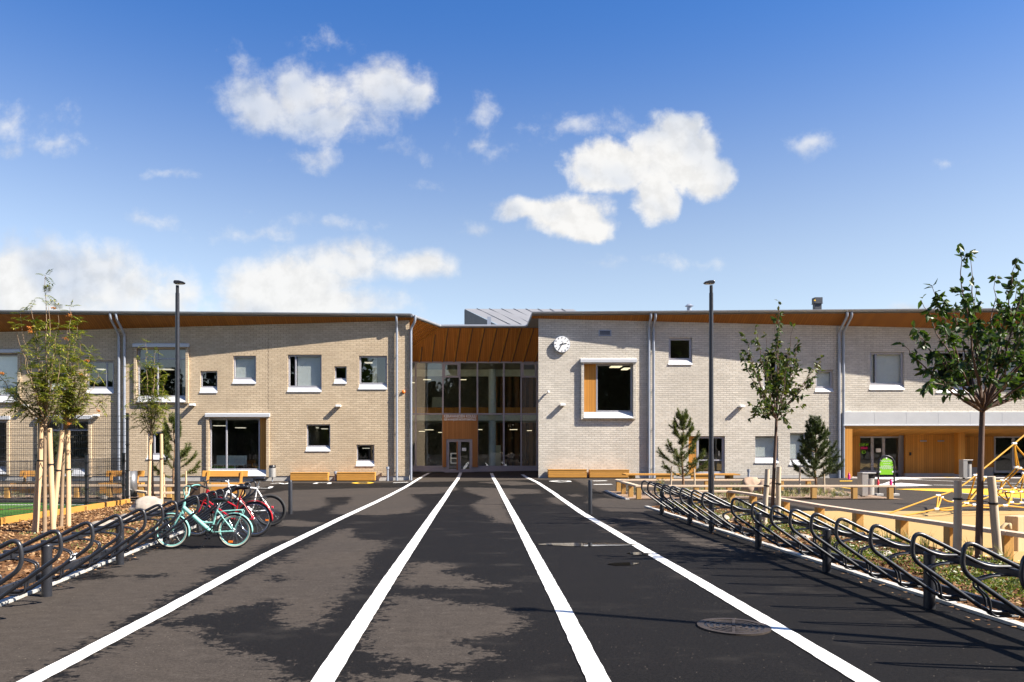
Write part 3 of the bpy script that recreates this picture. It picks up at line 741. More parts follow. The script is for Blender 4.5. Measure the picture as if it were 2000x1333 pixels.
# plinths
mb = MB(); mb.box(-34.0, -3.37, YL+0.03, YL+0.3, -0.2, 0.285); mb.build('plinth', M['concrete'], B)
mb = MB(); mb.box(3.01, xc0-0.02, YR-0.012, YR+0.3, -0.1, 0.30); mb.build('plinth', M['concrete'], B)
# shells behind the walls: return walls, back walls, storey floors, flat roof decks
def shell(x0, x1, y, mat, ri):
    mb = MB()
    mb.box(x0, x1, y+9.0, y+9.2, -0.2, 8.07); mb.box(x0+.05, x1-.05, y+0.6, y+8.99, 3.13, 3.4)
    mb.box(x0-0.2, x0+0.02, y+0.2, y+9.0, -0.2, 8.07); mb.box(x1-0.02, x1+0.2, y+0.2, y+9.0, -0.2, 8.07)
    k = x0 + 6.3
    while k < x1: mb.box(k, k+0.15, y+0.7, y+8.98, -0.1, 8.07); k += 6.3
    mb.build('interior_wall', M['inside'], B)
shell(-33.8, -5.2, YL, M['inside'], 0)
shell(4.6, wx(1640, YR), YR, M['inside'], 0)
mb = MB(); a = wx(1640, YR); b_ = wx(2420, YR)
mb.box(a+0.3, b_, YR+9.0, YR+9.2, -0.2, 8.07); mb.box(a+0.3, b_, YR+0.14, YR+8.99, zc0+0.12, zc0+0.4); mb.box(b_, b_+0.2, YR, YR+9, -.2, 8.07)
for k in (a+4.2, a+8.6, a+13): mb.box(k, k+0.15, YR+0.6, YR+8.9, zc0+0.41, 8.07)
mb.build('interior_wall', M['inside'], B)
mb = MB()
mb.add([(-3.36,YL,0.28),(-4.9,YG+0.2,0.28),(-4.9,YG+0.2,HE),(-3.36,YL,topL(-3.36))], [(0,1,2,3)])
mb.build('return_wall', M['brick_tan'], B)
mb = MB(); mb.add([(3.0,YR,0.1),(4.4,YG+0.2,0.1),(4.4,YG+0.2,HE),(3.0,YR,topR(3.0))], [(0,3,2,1)]); mb.build('return_wall', M['brick_pale'], B)

# eaves: soffit sheet, roof slab and gutter for each wing
def eaves(x0, x1, ytop, D, topf, mats, side):
    mb = MB(); n = max(2, int((x1-x0)/1.0)); vs = []; 
    for i in range(n+1):
        x = x0 + (x1-x0)*i/n; vs += [(x, ytop-D(x), HE), (x, ytop+0.01, topf(x)+0.003)]
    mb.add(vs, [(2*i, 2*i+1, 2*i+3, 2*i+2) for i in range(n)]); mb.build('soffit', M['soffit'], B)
    mb = MB(); vs = []
    for i in range(n+1):
        x = x0 + (x1-x0)*i/n; ye = ytop - D(x) - 0.02; vs += [(x, ye, HE+0.005), (x, ye, HE+0.17), (x, ytop+9.3, HE+0.17), (x, ytop+9.3, HE+0.005), (x, ye+0.3, HE+0.005)]
    fs = []
    for i in range(n):
        a, c = 5*i, 5*i+5
        fs += [(a,a+1,c+1,c), (a+1,a+2,c+2,c+1), (a+2,a+3,c+3,c+2), (a,c,c+4,a+4), (a+4,c+4,c+3,a+3)]
    fs += [(0,4,3,2,1), (5*n,5*n+1,5*n+2,5*n+3,5*n+4)]
    mb.add(vs, fs); mb.build('roof', M['roofmetal'], B)
    mb = MB(); k = max(1, int((x1-x0)/2.4)); prev = None
    for i in range(k):
        xa, xb = x0 + (x1-x0)*i/k, x0 + (x1-x0)*(i+1)/k
        secs = []
        for x in (xa+0.006, xb-0.006):
            ye = ytop - D(x) - 0.03; c = V((x, ye-0.085, HE+0.15))
            secs.append([c + V((0, 0.085*math.cos(t), 0.10*math.sin(t))) for t in [math.pi + math.pi*j/8 for j in range(9)]] + [c + V((0,0.085,0.02)), c + V((0,-0.085,0.02))])
        m_ = len(secs[0]); mb.add(secs[0]+secs[1], [(j, (j+1) % m_, m_+(j+1) % m_, m_+j) for j in range(m_)] + [tuple(range(m_)), tuple(range(2*m_-1, m_-1, -1))], 0, False)
    mb.build('gutter', M['gutter'], B)
xl1 = wx(803, 37.8); xr0 = wx(1040, 37.0)
eaves(-34.0, xl1, YL, DL, topL, None, -1)
eaves(xr0, wx(2420, YR), YR, DR, topR, None, 1)
# middle part: diagonal eave, straight eave, sloping soffit with battens, lower roof
ZG = wz(707, YG)
P1 = V((xl1, YL-DL(xl1), HE)); P2 = V((wx(860, YE), YE, HE-0.02)); P3 = V((-4.7, YG-0.02, ZG)); PR = V((wx(1051, YE)+0.9, YE, HE-0.02)); P5 = V((4.4, YG-0.02, ZG))
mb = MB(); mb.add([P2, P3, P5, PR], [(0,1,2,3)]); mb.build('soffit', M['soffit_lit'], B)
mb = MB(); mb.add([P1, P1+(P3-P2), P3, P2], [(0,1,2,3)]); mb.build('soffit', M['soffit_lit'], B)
mb = MB(); gb = MB()
for i in range(13):
    t = i/12.0; gx = -3.95 + 0.655*i; ex = gx + 0.36
    q0, q1 = V((gx, YG-0.05, ZG+0.0)), V((ex, YE+0.03, HE-0.03))
    if ex > P2.x-1.4:
        if ex < P2.x:            # ends on the valley
            s = (P2.x - ex)/(P2.x - P3.x + (ex-gx)) if True else 0
            q1 = q0.lerp(q1, 1 - clamp((P2.x-ex)/1.6)*0.9)
        mb.beam(q0 + V((0,0,-0.02)), q1 + V((0,0,-0.02)), 0.075, 0.05); gb.beam(q0 + V((0.075,0,-0.004)), q1 + V((0.075,0,-0.004)), 0.06, 0.012)
for i in range(9):
    t = (i+0.4)/9; q0 = P1.lerp(P2, t); q1 = (P1+(P3-P2)).lerp(P3, t)
    mb.beam(q0 + V((0.01,0,-0.015)), q1 + V((0.01,0,-0.015)), 0.04, 0.03)
mb.build('soffit_batten', M['clad'], B); gb.build('soffit_joint', M['bark'], B)
mb = MB()
for a, b_ in ((P1, P2), (P2, PR)):
    o = V((0, -0.08, 0.09)); mb.tube([a+o, b_+o], 0.085, 10)
mb.build('gutter', M['gutter'], B)
mb = MB(); mb.prism([(xl1, P1.y+0.03), (P2.x, YE+0.03), (PR.x, YE+0.03), (PR.x, 56), (xl1-0.5, 56)], HE+0.02, HE+0.15); mb.build('roof', M['roofmetal'], B)
# the taller roof behind
mb = MB()
A, Bq, Cq, Dq = at(907,603.5,56), at(985,640,48.5), at(1120,604.5,58), at(1180,640,48.5)
mb.add([A, Bq, Dq, Cq], [(0,1,2,3)])
k = 9
M_ = mb; mb = MB()
for i in range(1, k):
    t = i/k; p, q = A.lerp(Cq, t), Bq.lerp(Dq, t); mb.beam(p+V((0,0,0.03)), q+V((0,0,0.03)), 0.03, 0.05)
mb.build('roof_seam', M['roofmetal'], B); M_.build('roof', M['roofmetal'], B)
mb = MB(); lo = HE - 0.6
mb.add([A+V((0.02,0,-0.02)), Bq+V((-0.02,0,-0.05)), V((Bq.x, Bq.y, lo)), V((A.x, Bq.y-0.3, lo)), V((A.x, A.y, lo))], [(0,1,2,3,4)])
mb.box(A.x-0.0, A.x+0.1, A.y, A.y+6, lo, A.z-0.1); mb.build('gable', M['darkclad'], B)
pb = at(955,634,50); mb = MB(); mb.box(pb.x-0.12, pb.x+0.12, 49.4, 49.6, HE, at(0,622,50).z); mb.build('roof_vent', M['pipe'], B)
# roof vents and ducts
q = at(1346,603,43); mb = MB(); mb.cyl((q.x, q.y), 0.13, HE+0.17, at(0,598.5,43).z, 12); mb.cyl((q.x, q.y), 0.24, at(0,598.5,43).z, at(0,594.5,43).z, 12, r1=0.1); mb.build('roof_vent', M['pipe'], B)
q0, q1 = at(1587,603,43), at(1602,583,43)
mb = MB(); mb.box(q0.x, q1.x, 42.7, 43.1, q1.z-0.32, q1.z); mb.box(q0.x+0.03, q1.x-0.03, 42.75, 43.05, HE+0.17, q1.z-0.33); mb.box(q0.x-0.02, q1.x+0.02, 42.68, 43.12, q1.z-0.345, q1.z-0.33)
mb.build('roof_vent', M['darkclad'], B)
q = at(1593,586,42.6); mb = MB(); mb.add([(q.x-.06,42.685,q.z-.05),(q.x+.06,42.685,q.z-.05),(q.x,42.685,q.z+.06)], [(0,1,2)]); mb.build('warning_sticker', M['yellowpaint'], B)

# downpipes with a swan neck from the gutter back to the wall
def pipe(px, y, D, z0, r=0.062, bend=True, name='downpipe'):
    x = wx(px, y-0.11); ye = y - D(x) - 0.1; yw = y - 0.11
    dz = max(0.25, (yw-ye)*0.75)
    pts = [(x, ye, HE+0.12), (x, ye, HE-0.16), (x, yw, HE-0.16-dz), (x, yw, z0)]
    mb = MB(); mb.tube(fillet(pts, 0.16), r, 10)
    z = z0 + 0.5
    while z < HE - 0.9:
        mb.tube([(x, yw, z), (x, yw, z+0.035)], r+0.012, 10); mb.box(x-0.015, x+0.015, yw, y+0.0, z, z+0.03); z += 1.9
    mb.build(name, M['pipe'], B)
for px in (232, 243): pipe(px, YL, DL, 0.05)
pipe(775, YL, DL, 0.0); 
for px in (1267.5, 1276.5): pipe(px, YR, DR, 0.15)
for px in (1639, 1647.5): pipe(px, YR, DR, 0.15)
xq = wx(802.5, YL-0.1); mb = MB()
mb.tube(fillet([(xq+0.22, P1.y-0.06, HE+0.1), (xq+0.22, P1.y-0.04, HE-0.2), (xq, YL-0.05, HE-0.5), (xq, YL-0.05, 0.0)], 0.2), 0.062, 10); mb.build('downpipe', M['pipe'], B)
# short standpipes at the foot of the walls
for px, y, z0, zt in ((655, YL-0.2, 0, 921), (757, YL-0.2, 0, 912), (1462, YR-0.3, 0.1, 917)):
    x = wx(px, y); mb = MB(); zz = wz(zt, y); mb.tube([(x, y, z0), (x, y, zz-0.1)], 0.055, 10); mb.tube([(x, y, zz-0.12), (x, y, zz)], 0.08, 10); mb.build('standpipe', M['pipe'], B)
# vent grille
x0, x1, z1, z0 = wx(1169,YR), wx(1194,YR), wz(645,YR), wz(657,YR); mb = MB()
mb.box(x0, x1, YR-0.03, YR-0.004, z1-0.05, z1); mb.box(x0, x1, YR-0.03, YR-0.004, z0, z0+0.05); mb.box(x0, x0+0.06, YR-0.03, YR-0.004, z0+.05, z1-.05); mb.box(x1-0.06, x1, YR-0.03, YR-0.004, z0+.05, z1-.05)
for i in range(3): mb.beam((x0+.06, YR-0.018, z0+0.08+i*0.06), (x1-.06, YR-0.018, z0+0.08+i*0.06), 0.02, 0.022)
vg = mb.build('vent_grille', M['pipe'], B); mb = MB(); mb.box(x0+0.05, x1-0.05, YR-0.009, YR-0.003, z0+.04, z1-.04); mb.build('backing', M['black'], vg)

# right-hand canopy and recessed doors
yb = YR + 3.0; zb = wz(853, yb)
mb = MB(); mb.extr([(YR-0.16, wz(832,YR)), (YR-0.16, wz(805.5,YR)), (YR+0.02, wz(804.5,YR)), (YR+0.02, wz(832,YR))], wx(1646,YR), wx(2420,YR)); 
for k in range(12): mb.box(wx(1705+62*k,YR), wx(1705+62*k,YR)+0.006, YR-0.164, YR-0.158, wz(831,YR), wz(806.5,YR))
mb.build('fascia', M['fascia'], B)
mb = MB(); mb.extr([(YR-0.2, wz(832.3,YR)), (YR-0.2, wz(830,YR)), (YR-0.155, wz(829.6,YR)), (YR-0.155, wz(832.3,YR))], wx(1644,YR), wx(2420,YR)); mb.build('drip_edge', M['sill'], B)
mb = MB(); mb.box(wx(1650,YR), wx(2420,YR), YR-0.12, YR+0.1, wz(838,YR), wz(832.6,YR)); mb.build('canopy_beam', M['timber_x'], B)
mb = MB(); mb.add([(xc0,YR-0.02,wz(838,YR)-0.002),(xc1,YR-0.02,wz(838,YR)-0.002),(xc1,yb,zb),(xc0,yb,zb)], [(0,1,2,3)]); mb.build('canopy_soffit', M['clad'], B)
mb = MB(); mb.hexa([(wx(1648,YR),YR-0.14,0.2),(wx(1662,YR),YR-0.14,0.2),(wx(1673,YR),YR+0.65,0.2),(wx(1660,YR),YR+0.65,0.2),(wx(1648,YR),YR-0.14,wz(832.8,YR)),(wx(1662,YR),YR-0.14,wz(832.8,YR)),(wx(1673,YR),YR+0.65,wz(832.8,YR)),(wx(1660,YR),YR+0.65,wz(832.8,YR))])
mb.build('canopy_post', M['clad'], B)
mb = MB(); mb.box(wx(1650,YR), wx(1668,YR)+0.2, YR-0.05, YR+0.6, -0.05, 0.215); mb.build('plinth', M['concrete'], B)
yw1 = YR + 2.2
mb = MB(); mb.box(wx(1768,yw1), wx(1876,yw1), yw1, yw1+0.14, 0.33, zc0+0.1); mb.build('board_wall', M['clad'], B)
mb = MB(); mb.box(wx(1768,yw1), wx(1876,yw1), yw1+0.02, yw1+0.16, -0.05, 0.33); mb.build('plinth', M['concrete'], B)
mb = MB(); mb.box(wx(1872,YR+1.4), wx(1885,YR+1.4), YR+1.4, YR+1.75, 0.3, zc0+0.1); mb.build('canopy_post', M['clad'], B)
mb = MB(); mb.box(wx(1885,yb), wx(1941,yb), yb, yb+0.14, 0.62, zc0+0.1); mb.box(wx(2022,yb), wx(2300,yb), yb, yb+0.14, 0.3, zc0+0.1); mb.build('board_wall', M['clad'], B)
mb = MB(); mb.box(wx(1885,yb), wx(1941,yb), yb+0.02, yb+0.16, -0.05, 0.62); mb.build('plinth', M['concrete'], B)
for k in range(2):   # two slim vents and a key box on the board wall
    a = wx(1797+34*k, yw1); mb = MB(); mb.box(a, a+0.33, yw1-0.03, yw1-0.003, wz(863,yw1), wz(860.5,yw1)); mb.build('wall_slot', M['pipe'], B)
mb = MB(); mb.box(wx(1776,yw1), wx(1779,yw1), yw1-0.05, yw1-0.003, wz(890,yw1), wz(884,yw1)); mb.build('key_box', M['black'], B)
def glazed_doors(x0p, x1p, y, top, bot, leaves, name='door'):
    x0, x1, zt, z0 = wx(x0p,y), wx(x1p,y), wz(top,y), wz(bot,y)
    for a, b_ in zip(leaves, leaves[1:]):
        xa, xb = x0+(x1-x0)*a, x0+(x1-x0)*b_; f = 0.07; mb = MB()
        mb.box(xa+.002, xa+f, y, y+0.08, z0, zt); mb.box(xb-f, xb-.002, y, y+0.08, z0, zt); mb.box(xa+f, xb-f, y+.002, y+0.078, zt-f, zt); mb.box(xa+f, xb-f, y+.002, y+0.078, z0, z0+0.12)
        dn = mb.build(name, M['frame'], B); mb = MB(); mb.box(xa+f*.8, xb-f*.8, y+0.03, y+0.045, z0+0.1, zt-f*.8); mb.build('pane', M['glass'], dn)
        mb = MB(); mb.tube([(xb-0.1, y-0.05, z0+0.85), (xb-0.1, y-0.05, z0+1.2)], 0.012, 6); mb.build('handle', M['steel'], dn)
    return x0, x1, z0, zt
yd = YR + 2.6
yd_ = yd
d0 = glazed_doors(1674, 1767, yd, 853, 924, [0, 0.32, 0.56, 0.9])
mb = MB(); mb.box(wx(1758,yd)-0.05, wx(1768,yd)+0.3, yd-0.02, yd+0.1, 0.15, zc0+0.1); mb.build('side_panel', M['frame'], B)
glazed_doors(1942, 2040, yb, 853, 924, [0, 0.38, 0.7, 1.0])
mb = MB(); mb.box(xc0+0.3, wx(1680,yd), yd-0.01, yd+0.1, 0.1, zc0+0.1); mb.build('board_wall', M['clad'], B)
mb = MB(); mb.box(wx(1670,yd), wx(1770,yd), yd+0.0, yd+0.1, wz(852.6,yd), zc0+0.15); mb.build('board_wall', M['clad'], B)
mb = MB(); mb.box(xc0+0.4, xc1+3, yb+3.4, yb+3.5, -0.1, zc0+0.2); mb.build('interior_wall', M['inside'], B)
mb = MB(); mb.box(xc0, xc1, YR-0.35, yb+3.3, 0.0, 0.175); mb.build('door_step', M['concrete'], B)
for px_, py_ in ((1700,842),(1760,843),(1770,845),(1826,842),(1858,841),(1955,842)):    # recessed lamps of the canopy
    pass

# ------------------------------------------------------------------ glazed entrance
mullx = [wx(p, YG) for p in (775, 812, 865, 932.5, 984, 1018, 1049, 1075)]
zt, zm, zb_, z0 = ZG, wz(809, YG), wz(911.5, YG), wz(921.5, YG)
mb = MB(); mw = 0.045
for i, x in enumerate(mullx):
    hi = zt; lo = z0
    mb.box(x-mw, x+mw, YG-0.07, YG+0.08, lo, hi)
xp = wx(898, YG); mb.box(xp-mw, xp+mw, YG-0.068, YG+0.08, zm, zt)
for x0, x1 in zip(mullx, mullx[1:]):
    for z in (zt-0.04, zm, zb_): mb.box(x0+mw, x1-mw, YG-0.06, YG+0.07, z-0.04, z+0.04)
cw = mb.build('curtain_wall', M['mullion'], B)
mb = MB(); mb.box(mullx[0], mullx[2], YG-0.05, YG+0.05, z0, zb_-0.04); mb.box(mullx[3], mullx[-1], YG-0.05, YG+0.05, z0, zb_-0.04); mb.build('base_panel', M['mullion'], cw)
for x0, x1 in ((mullx[2], xp), (mullx[5], mullx[6])):      # tilting vents
    a, b_ = x0+mw, x1-mw; ya, yb2 = YG-0.1, YG+0.02; zz1, zz0 = zt-0.08, wz(738, YG); mb = MB(); f = 0.09
    mb.box(a, a+f, ya, yb2, zz0, zz1); mb.box(b_-f, b_, ya, yb2, zz0, zz1); mb.box(a+f, b_-f, ya+.002, yb2, zz1-f, zz1); mb.box(a+f, b_-f, ya+.002, yb2, zz0, zz0+f)
    mb.build('opening_light', M['mullion'], cw)
for x0, x1 in zip(mullx, mullx[1:]):
    for za, zc in ((zb_+0.04, zm-0.04), (zm+0.04, zt-0.08)):
        if x0 == mullx[2] and za < zm - 0.5: continue
        subs = [(x0, x1)] if not (x0 == mullx[2]) else [(x0, xp), (xp, x1)]
        for a, b_ in subs:
            mb = MB(); mb.box(a+mw*.8, b_-mw*.8, YG, YG+0.02, za-0.01, zc+0.01); mb.build('pane', M['glass'], cw)
# timber portal with the doors
xa, xb = mullx[2]+0.0, mullx[3]+0.0; da, db = wx(872, YG), wx(922.5, YG); dz = wz(858, YG)
mb = MB(); mb.box(xa-0.02, da, YG-0.2, YG-0.08, zb_-0.02, zm-0.05); mb.box(db, xb+0.02, YG-0.2, YG-0.08, zb_-0.02, zm-0.05); mb.box(da, db, YG-0.2, YG-0.08, dz, zm-0.05)
mb.build('entrance_panel', M['clad_dark'], B)
mb = MB(); mb.box(xa+0.0, da-0.0, YG-0.1, YG-0.071, z0, zb_-0.025); mb.box(db, xb, YG-0.1, YG-0.071, z0, zb_-0.025); mb.build('base_panel', M['mullion'], B)
mb = MB(); f = 0.07; yd = YG-0.15
mb.box(da, da+f, yd, yd+0.1, z0, dz-.003); mb.box(db-f, db, yd, yd+0.1, z0, dz-.003); mb.box(da+f, db-f, yd, yd+0.1, dz-f, dz-.003); mb.box(da-0.1, db+0.1, yd-0.1, yd+0.1, z0-0.05, z0+0.015)
mb.build('door_frame', M['mullion'], B)
mid = (da+db)/2
for a, b_, hx in ((da+f+.004, mid-.004, mid-0.12), (mid+.004, db-f-.004, mid+0.1)):
    g = 0.085; mb = MB(); zA, zB = z0+0.03, dz-f-0.006
    mb.box(a, a+g, yd+.02, yd+.07, zA, zB); mb.box(b_-g, b_, yd+.02, yd+.07, zA, zB); mb.box(a+g, b_-g, yd+.02, yd+.07, zB-g, zB); mb.box(a+g, b_-g, yd+.02, yd+.07, zA, zA+0.12)
    dn = mb.build('door', M['mullion'], B); mb = MB(); mb.box(a+g*.8, b_-g*.8, yd+.04, yd+.052, zA+.1, zB-g*.8); mb.build('pane', M['glass'], dn)
    if hx < mid:
        mb = MB(); mb.box(hx-0.035, hx+0.035, yd-0.07, yd-0.02, zA+0.05, zB-0.06); mb.build('handle', M['clad_dark'], dn)
        lx = a + g + 0.07; lz = zA + 0.42; mb = MB()       # large pale letter E on the glass
        mb.box(lx, lx+0.07, yd+.032, yd+.039, lz, lz+0.62)
        for k in range(3): mb.box(lx+0.07, lx+0.42, yd+.032, yd+.039, lz+0.275*k, lz+0.275*k+0.07)
        mb.build('lettering', M['slab'], dn)
    else:
        mb = MB(); mb.tube([(hx, yd-0.03, zA+0.85), (hx, yd-0.03, zA+1.15)], 0.02, 6); mb.build('handle', M['black'], dn)
        mb = MB(); mb.box(a+g+0.06, a+g+0.3, yd+.032, yd+.038, zA+1.15, zA+1.33); mb.build('notice', M['white'], dn)
# name over the doors
def text(body, loc, size, mat, parent, width=None, rot=(R(90),0,0), ext=0.012, align='LEFT', name='lettering'):
    cu = bpy.data.curves.new(name, 'FONT'); cu.body = body; cu.size = size; cu.extrude = ext; cu.align_x = align; cu.space_character = 1.02; cu.offset = 0.006
    tmp = bpy.data.objects.new('tmp', cu); COL.objects.link(tmp)
    dg = bpy.context.evaluated_depsgraph_get(); me = bpy.data.meshes.new_from_object(tmp.evaluated_get(dg)); bpy.data.objects.remove(tmp)
    o = bpy.data.objects.new(name, me); COL.objects.link(o); me.materials.clear(); me.materials.append(mat)
    if width:
        xs = [v.co.x for v in me.vertices]; k = width/(max(xs)-min(xs))
        for v in me.vertices: v.co.x = (v.co.x - (min(xs) if align == 'LEFT' else 0))*k
    o.parent = parent; OFF[o] = OFF.get(parent, V((0,0,0))); o.location = V(loc) - OFF[o]; o.rotation_euler = rot
    return o
tw = xb - xa - 0.14
text('KERAVANJOEN KOULU', (xa+0.07, YG-0.215, wz(816.3, YG)), 0.225, M['white'], B, tw)
text('KERAVANJOEN MONITOIMITALO', (xa+0.07, YG-0.215, wz(821.8, YG)), 0.16, M['white'], B, tw)
text('ILTAPÄIVÄ', (wx(1678,yd_), yd_-0.02, wz(871,yd_)), 0.16, M['green'], B, 0.5)
text('KERHO', (wx(1680.5,yd_), yd_-0.02, wz(877.5,yd_)), 0.16, M['pink'], B, 0.36)
q = at(1686, 883.5, yd_-0.02); mb = MB(); mb.tube([q, q+V((0,0.006,0))], 0.09, 12); mb.tube([q+V((0.06,0,0)), q+V((0.06,0.006,0))], 0.08, 12); mb.build('sticker', M['green'], B)
q = at(1716, 880, yd_-0.02); mb = MB(); mb.box(q.x-0.13, q.x+0.13, q.y, q.y+0.005, q.z-0.1, q.z+0.1); mb.build('notice', M['white'], B)
# hall behind the glass
yi = YG + 0.1
mb = MB()
mb.box(-4.9, 4.5, YG+7.5, YG+7.7, 0.2, HE); mb.box(-5.0, -4.85, YG+0.25, YG+7.5, 0.2, HE); mb.box(4.45, 4.6, YG+0.25, YG+7.5, 0.2, HE)
mb.box(-4.85, 4.45, YG+0.3, YG+7.5, wz(712,YG)+0.15, wz(712,YG)+0.3); mb.build('interior_wall', M['inside'], B)
mb = MB(); mb.box(-4.85, 4.45, YG+0.1, YG+7.5, 0.1, 0.3); mb.build('interior_floor', M['concrete'], B)
yl = YG + 1.6
mb = MB(); mb.box(-4.85, 4.45, yl, yl+0.3, wz(822,yl), wz(811,yl)); mb.box(-4.85, 4.45, yl+.3, YG+7.5, wz(822,yl)+.04, wz(811,yl)); mb.box(-4.85, 4.45, yl, yl+0.3, wz(735,yl), wz(722,yl)); mb.build('interior_slab', M['slab'], B)
mb = MB(); mb.box(-4.8, wx(955,yl), yl+0.05, yl+0.1, wz(811,yl)+.002, wz(796,yl)); mb.box(wx(967,yl), 4.4, yl+0.05, yl+0.1, wz(811,yl)+.002, wz(796,yl)); mb.build('balustrade', M['clad'], B)
for z0_, z1_ in ((0.3, wz(823,yl)), (wz(811,yl), wz(723,yl))):
    mb = MB(); xk = wx(961, yl+0.5); mb.cyl((xk, yl-0.35), 0.22, z0_, z1_, 20); mb.build('column', M['column'], B)
mb = MB(); mb.box(wx(844,yl+3), wx(864,yl+3), yl+3, yl+3.1, wz(806,yl+3), wz(776,yl+3)); mb.box(wx(962,yl+2), wx(978,yl+2), yl+2, yl+2.1, .31, wz(870,yl+2)); mb.build('interior_panel', M['slab'], B)
mb = MB(); cv = []
for i in range(200):
    x = wx(968,yl) + (4.3-wx(968,yl))*i/199; cv.append((x, yl+2.6+0.14*math.sin(x*9.0)+0.05*math.sin(x*23)))
for za, zb2 in ((0.31, wz(823,yl)), (wz(806,yl), wz(724,yl))):
    mb.add([(x, y, za) for x, y in cv] + [(x, y, zb2) for x, y in cv], [(i, i+1, 201+i, 200+i) for i in range(199)], 0, True)
mb.build('curtain', M['curtain'], B)
for px_, py_, w, dy in ((829,729,9,3),(834,742,15,2.2),(806,748,8,2),(868,730,5,3),(921,729,9,3.2),(943,734,13,2.6),(999,728,8,3),(1008,735,7,3),(905,742,12,3.2),(838,840,17,2.6),(824,843,12,3.2),(936,839.5,12,2.5),(1003,839.5,15,2.5),(1034,841.5,9,3.4),(860,845,8,4)):
    y = YG + dy; c = at(px_, py_, y); k = w*y/F/2; mb = MB(); mb.obox(c, (2*k, 0.10, 0.03)); mb.build('ceiling_light', M['lamp_on'], B)
for px_, py_, w in ((1203,716.5,20),(1222,721,12)):
    y = YR + 2.2; c = at(px_, py_, y); mb = MB(); mb.obox(c, (w*y/F, 0.9, 0.04)); mb.build('ceiling_light', M['lamp_on'], B)
for px_, py_, w in ((612,836,18),(634,838,10),(715,876,12),(722,709,18),(200,722,14),(325,722,24),(430,832,22),(470,836,16)):  # first pair is real; the other strips are added to enliven dark rooms
    y = YL + 2.4; c = at(px_, py_, y); mb = MB(); mb.obox(c, (w*y/F, 0.5, 0.03)); mb.build('ceiling_light', M['lamp_dim'], B)
# desk and chairs dimly seen behind the big ground-floor window
for px_ in (430, 452, 470):
    c = at(px_, 905, YL+1.6); mb = MB(); mb.box(c.x-0.25, c.x+0.25, YL+1.4, YL+1.85, 0.75, 0.8); mb.box(c.x-0.25, c.x+0.25, YL+1.82, YL+1.86, 0.8, 1.25)
    for a in (-.22, .22):
        for e in (1.44, 1.8): mb.tube([(c.x+a, YL+e, 0.3), (c.x+a, YL+e, 0.75)], 0.02, 5)
    mb.build('interior_chair', M['column'], B)
mb = MB(); mb.box(-34, -5.3, YL+0.2, YL+8.9, 0.2, 0.3); mb.build('interior_floor', M['inside'], B)
# ------------------------------------------------------------------ things fixed to the walls
def wall_clock():
    y = YR; c = at(1097.5, 673, y-0.1); r = 0.405
    t = thing('wall_clock', (c.x, y, c.z), 'round white station clock with black hands high on the pale brick wall', 'clock')
    ring = lambda rad, n=40: [(c.x+rad*math.cos(2*math.pi*i/n), c.z+rad*math.sin(2*math.pi*i/n)) for i in range(n)]
    mb = MB(); mb.tube([(c.x, y-0.002, c.z), (c.x, y-0.13, c.z)], r, 40); mb.build('case', M['pipe'], t)
    mb = MB(); mb.tube([(c.x, y-0.131, c.z), (c.x, y-0.14, c.z)], r-0.02, 40); mb.build('dial', M['white'], t)
    mb = MB()
    for k in range(12):
        a = math.pi*k/6; d = V((math.sin(a), 0, math.cos(a))); mb.beam(c*1 + d*(r-0.115) + V((0,-0.05,0)), c + d*(r-0.045) + V((0,-0.05,0)), 0.024, 0.006, up=(0,1,0))
    mb.build('hour_marks', M['black'], t)
    mb = MB(); mb.box(c.x-0.03, c.x+0.03, y-0.147, y-0.141, c.z+0.14, c.z+0.165); mb.build('dial_mark', M['pipe'], t)
    for name, ang, ln, w, back, dy in (('hour_hand', 77.5, 0.23, 0.042, 0.11, -0.15), ('minute_hand', 210, 0.34, 0.03, 0.11, -0.157)):
        a = R(ang); d = V((math.sin(a), 0, math.cos(a))); o = V((c.x, y+dy, c.z)); mb = MB(); mb.beam(o - d*back, o + d*ln, w, 0.005, up=(0,1,0)); mb.build(name, M['black'], t)
wall_clock()
def wall_light(px, py, y, label):
    c = at(px, py, y-0.12); t = thing('wall_light', (c.x, y, c.z), label, 'wall light', 'box lights on the brick walls')
    mb = MB(); mb.box(c.x-0.12, c.x+0.12, y-0.26, y-0.02, c.z-0.05, c.z+0.05); mb.build('housing', M['white'], t, bevel=0.008)
    mb = MB(); mb.box(c.x-0.07, c.x+0.07, y-0.021, y-0.001, c.z-0.04, c.z+0.04); mb.build('bracket', M['pipe'], t)
    mb = MB(); mb.box(c.x-0.1, c.x+0.1, y-0.24, y-0.05, c.z-0.056, c.z-0.0505); mb.build('diffuser', M['blind'], t)
wall_light(376, 791, YL, 'grey box light right of the tall upper window at the paired downpipes')
wall_light(661, 793, YL, 'grey box light between the tiny upper window and the square window below')
wall_light(50, 793, YL, 'leftmost grey box light, on the brick above the ball pitch')
wall_light(188, 812, YL, 'grey box light right of the metal cap of the window behind the mesh fence')
wall_light(1099, 791, YR, 'white box light under the clock, left of the projecting window')
wall_light(1449, 794, YR, 'white box light between the street lamp and the round-crowned young cherry tree')
c = at(1071, 766, YR-0.1); t = thing('security_camera', (c.x, YR, c.z), 'small white security camera on a bracket at the corner under the clock', 'camera')
mb = MB(); mb.tube([(c.x+0.02, YR-0.25, c.z), (c.x-0.02, YR-0.06, c.z+0.03)], 0.05, 10); mb.build('housing', M['white'], t)
mb = MB(); mb.tube([(c.x-0.02, YR-0.1, c.z+0.03), (c.x-0.02, YR-0.001, c.z-0.04)], 0.02, 6); mb.build('bracket', M['pipe'], t)
c = at(788, 766, YL); mb = MB(); mb.tube([(c.x, YL-0.05, c.z), (c.x, YL-0.001, c.z)], 0.085, 12); mb.tube([(c.x, YL-0.08, c.z), (c.x, YL-0.05, c.z)], [0.04,0.085], 12)
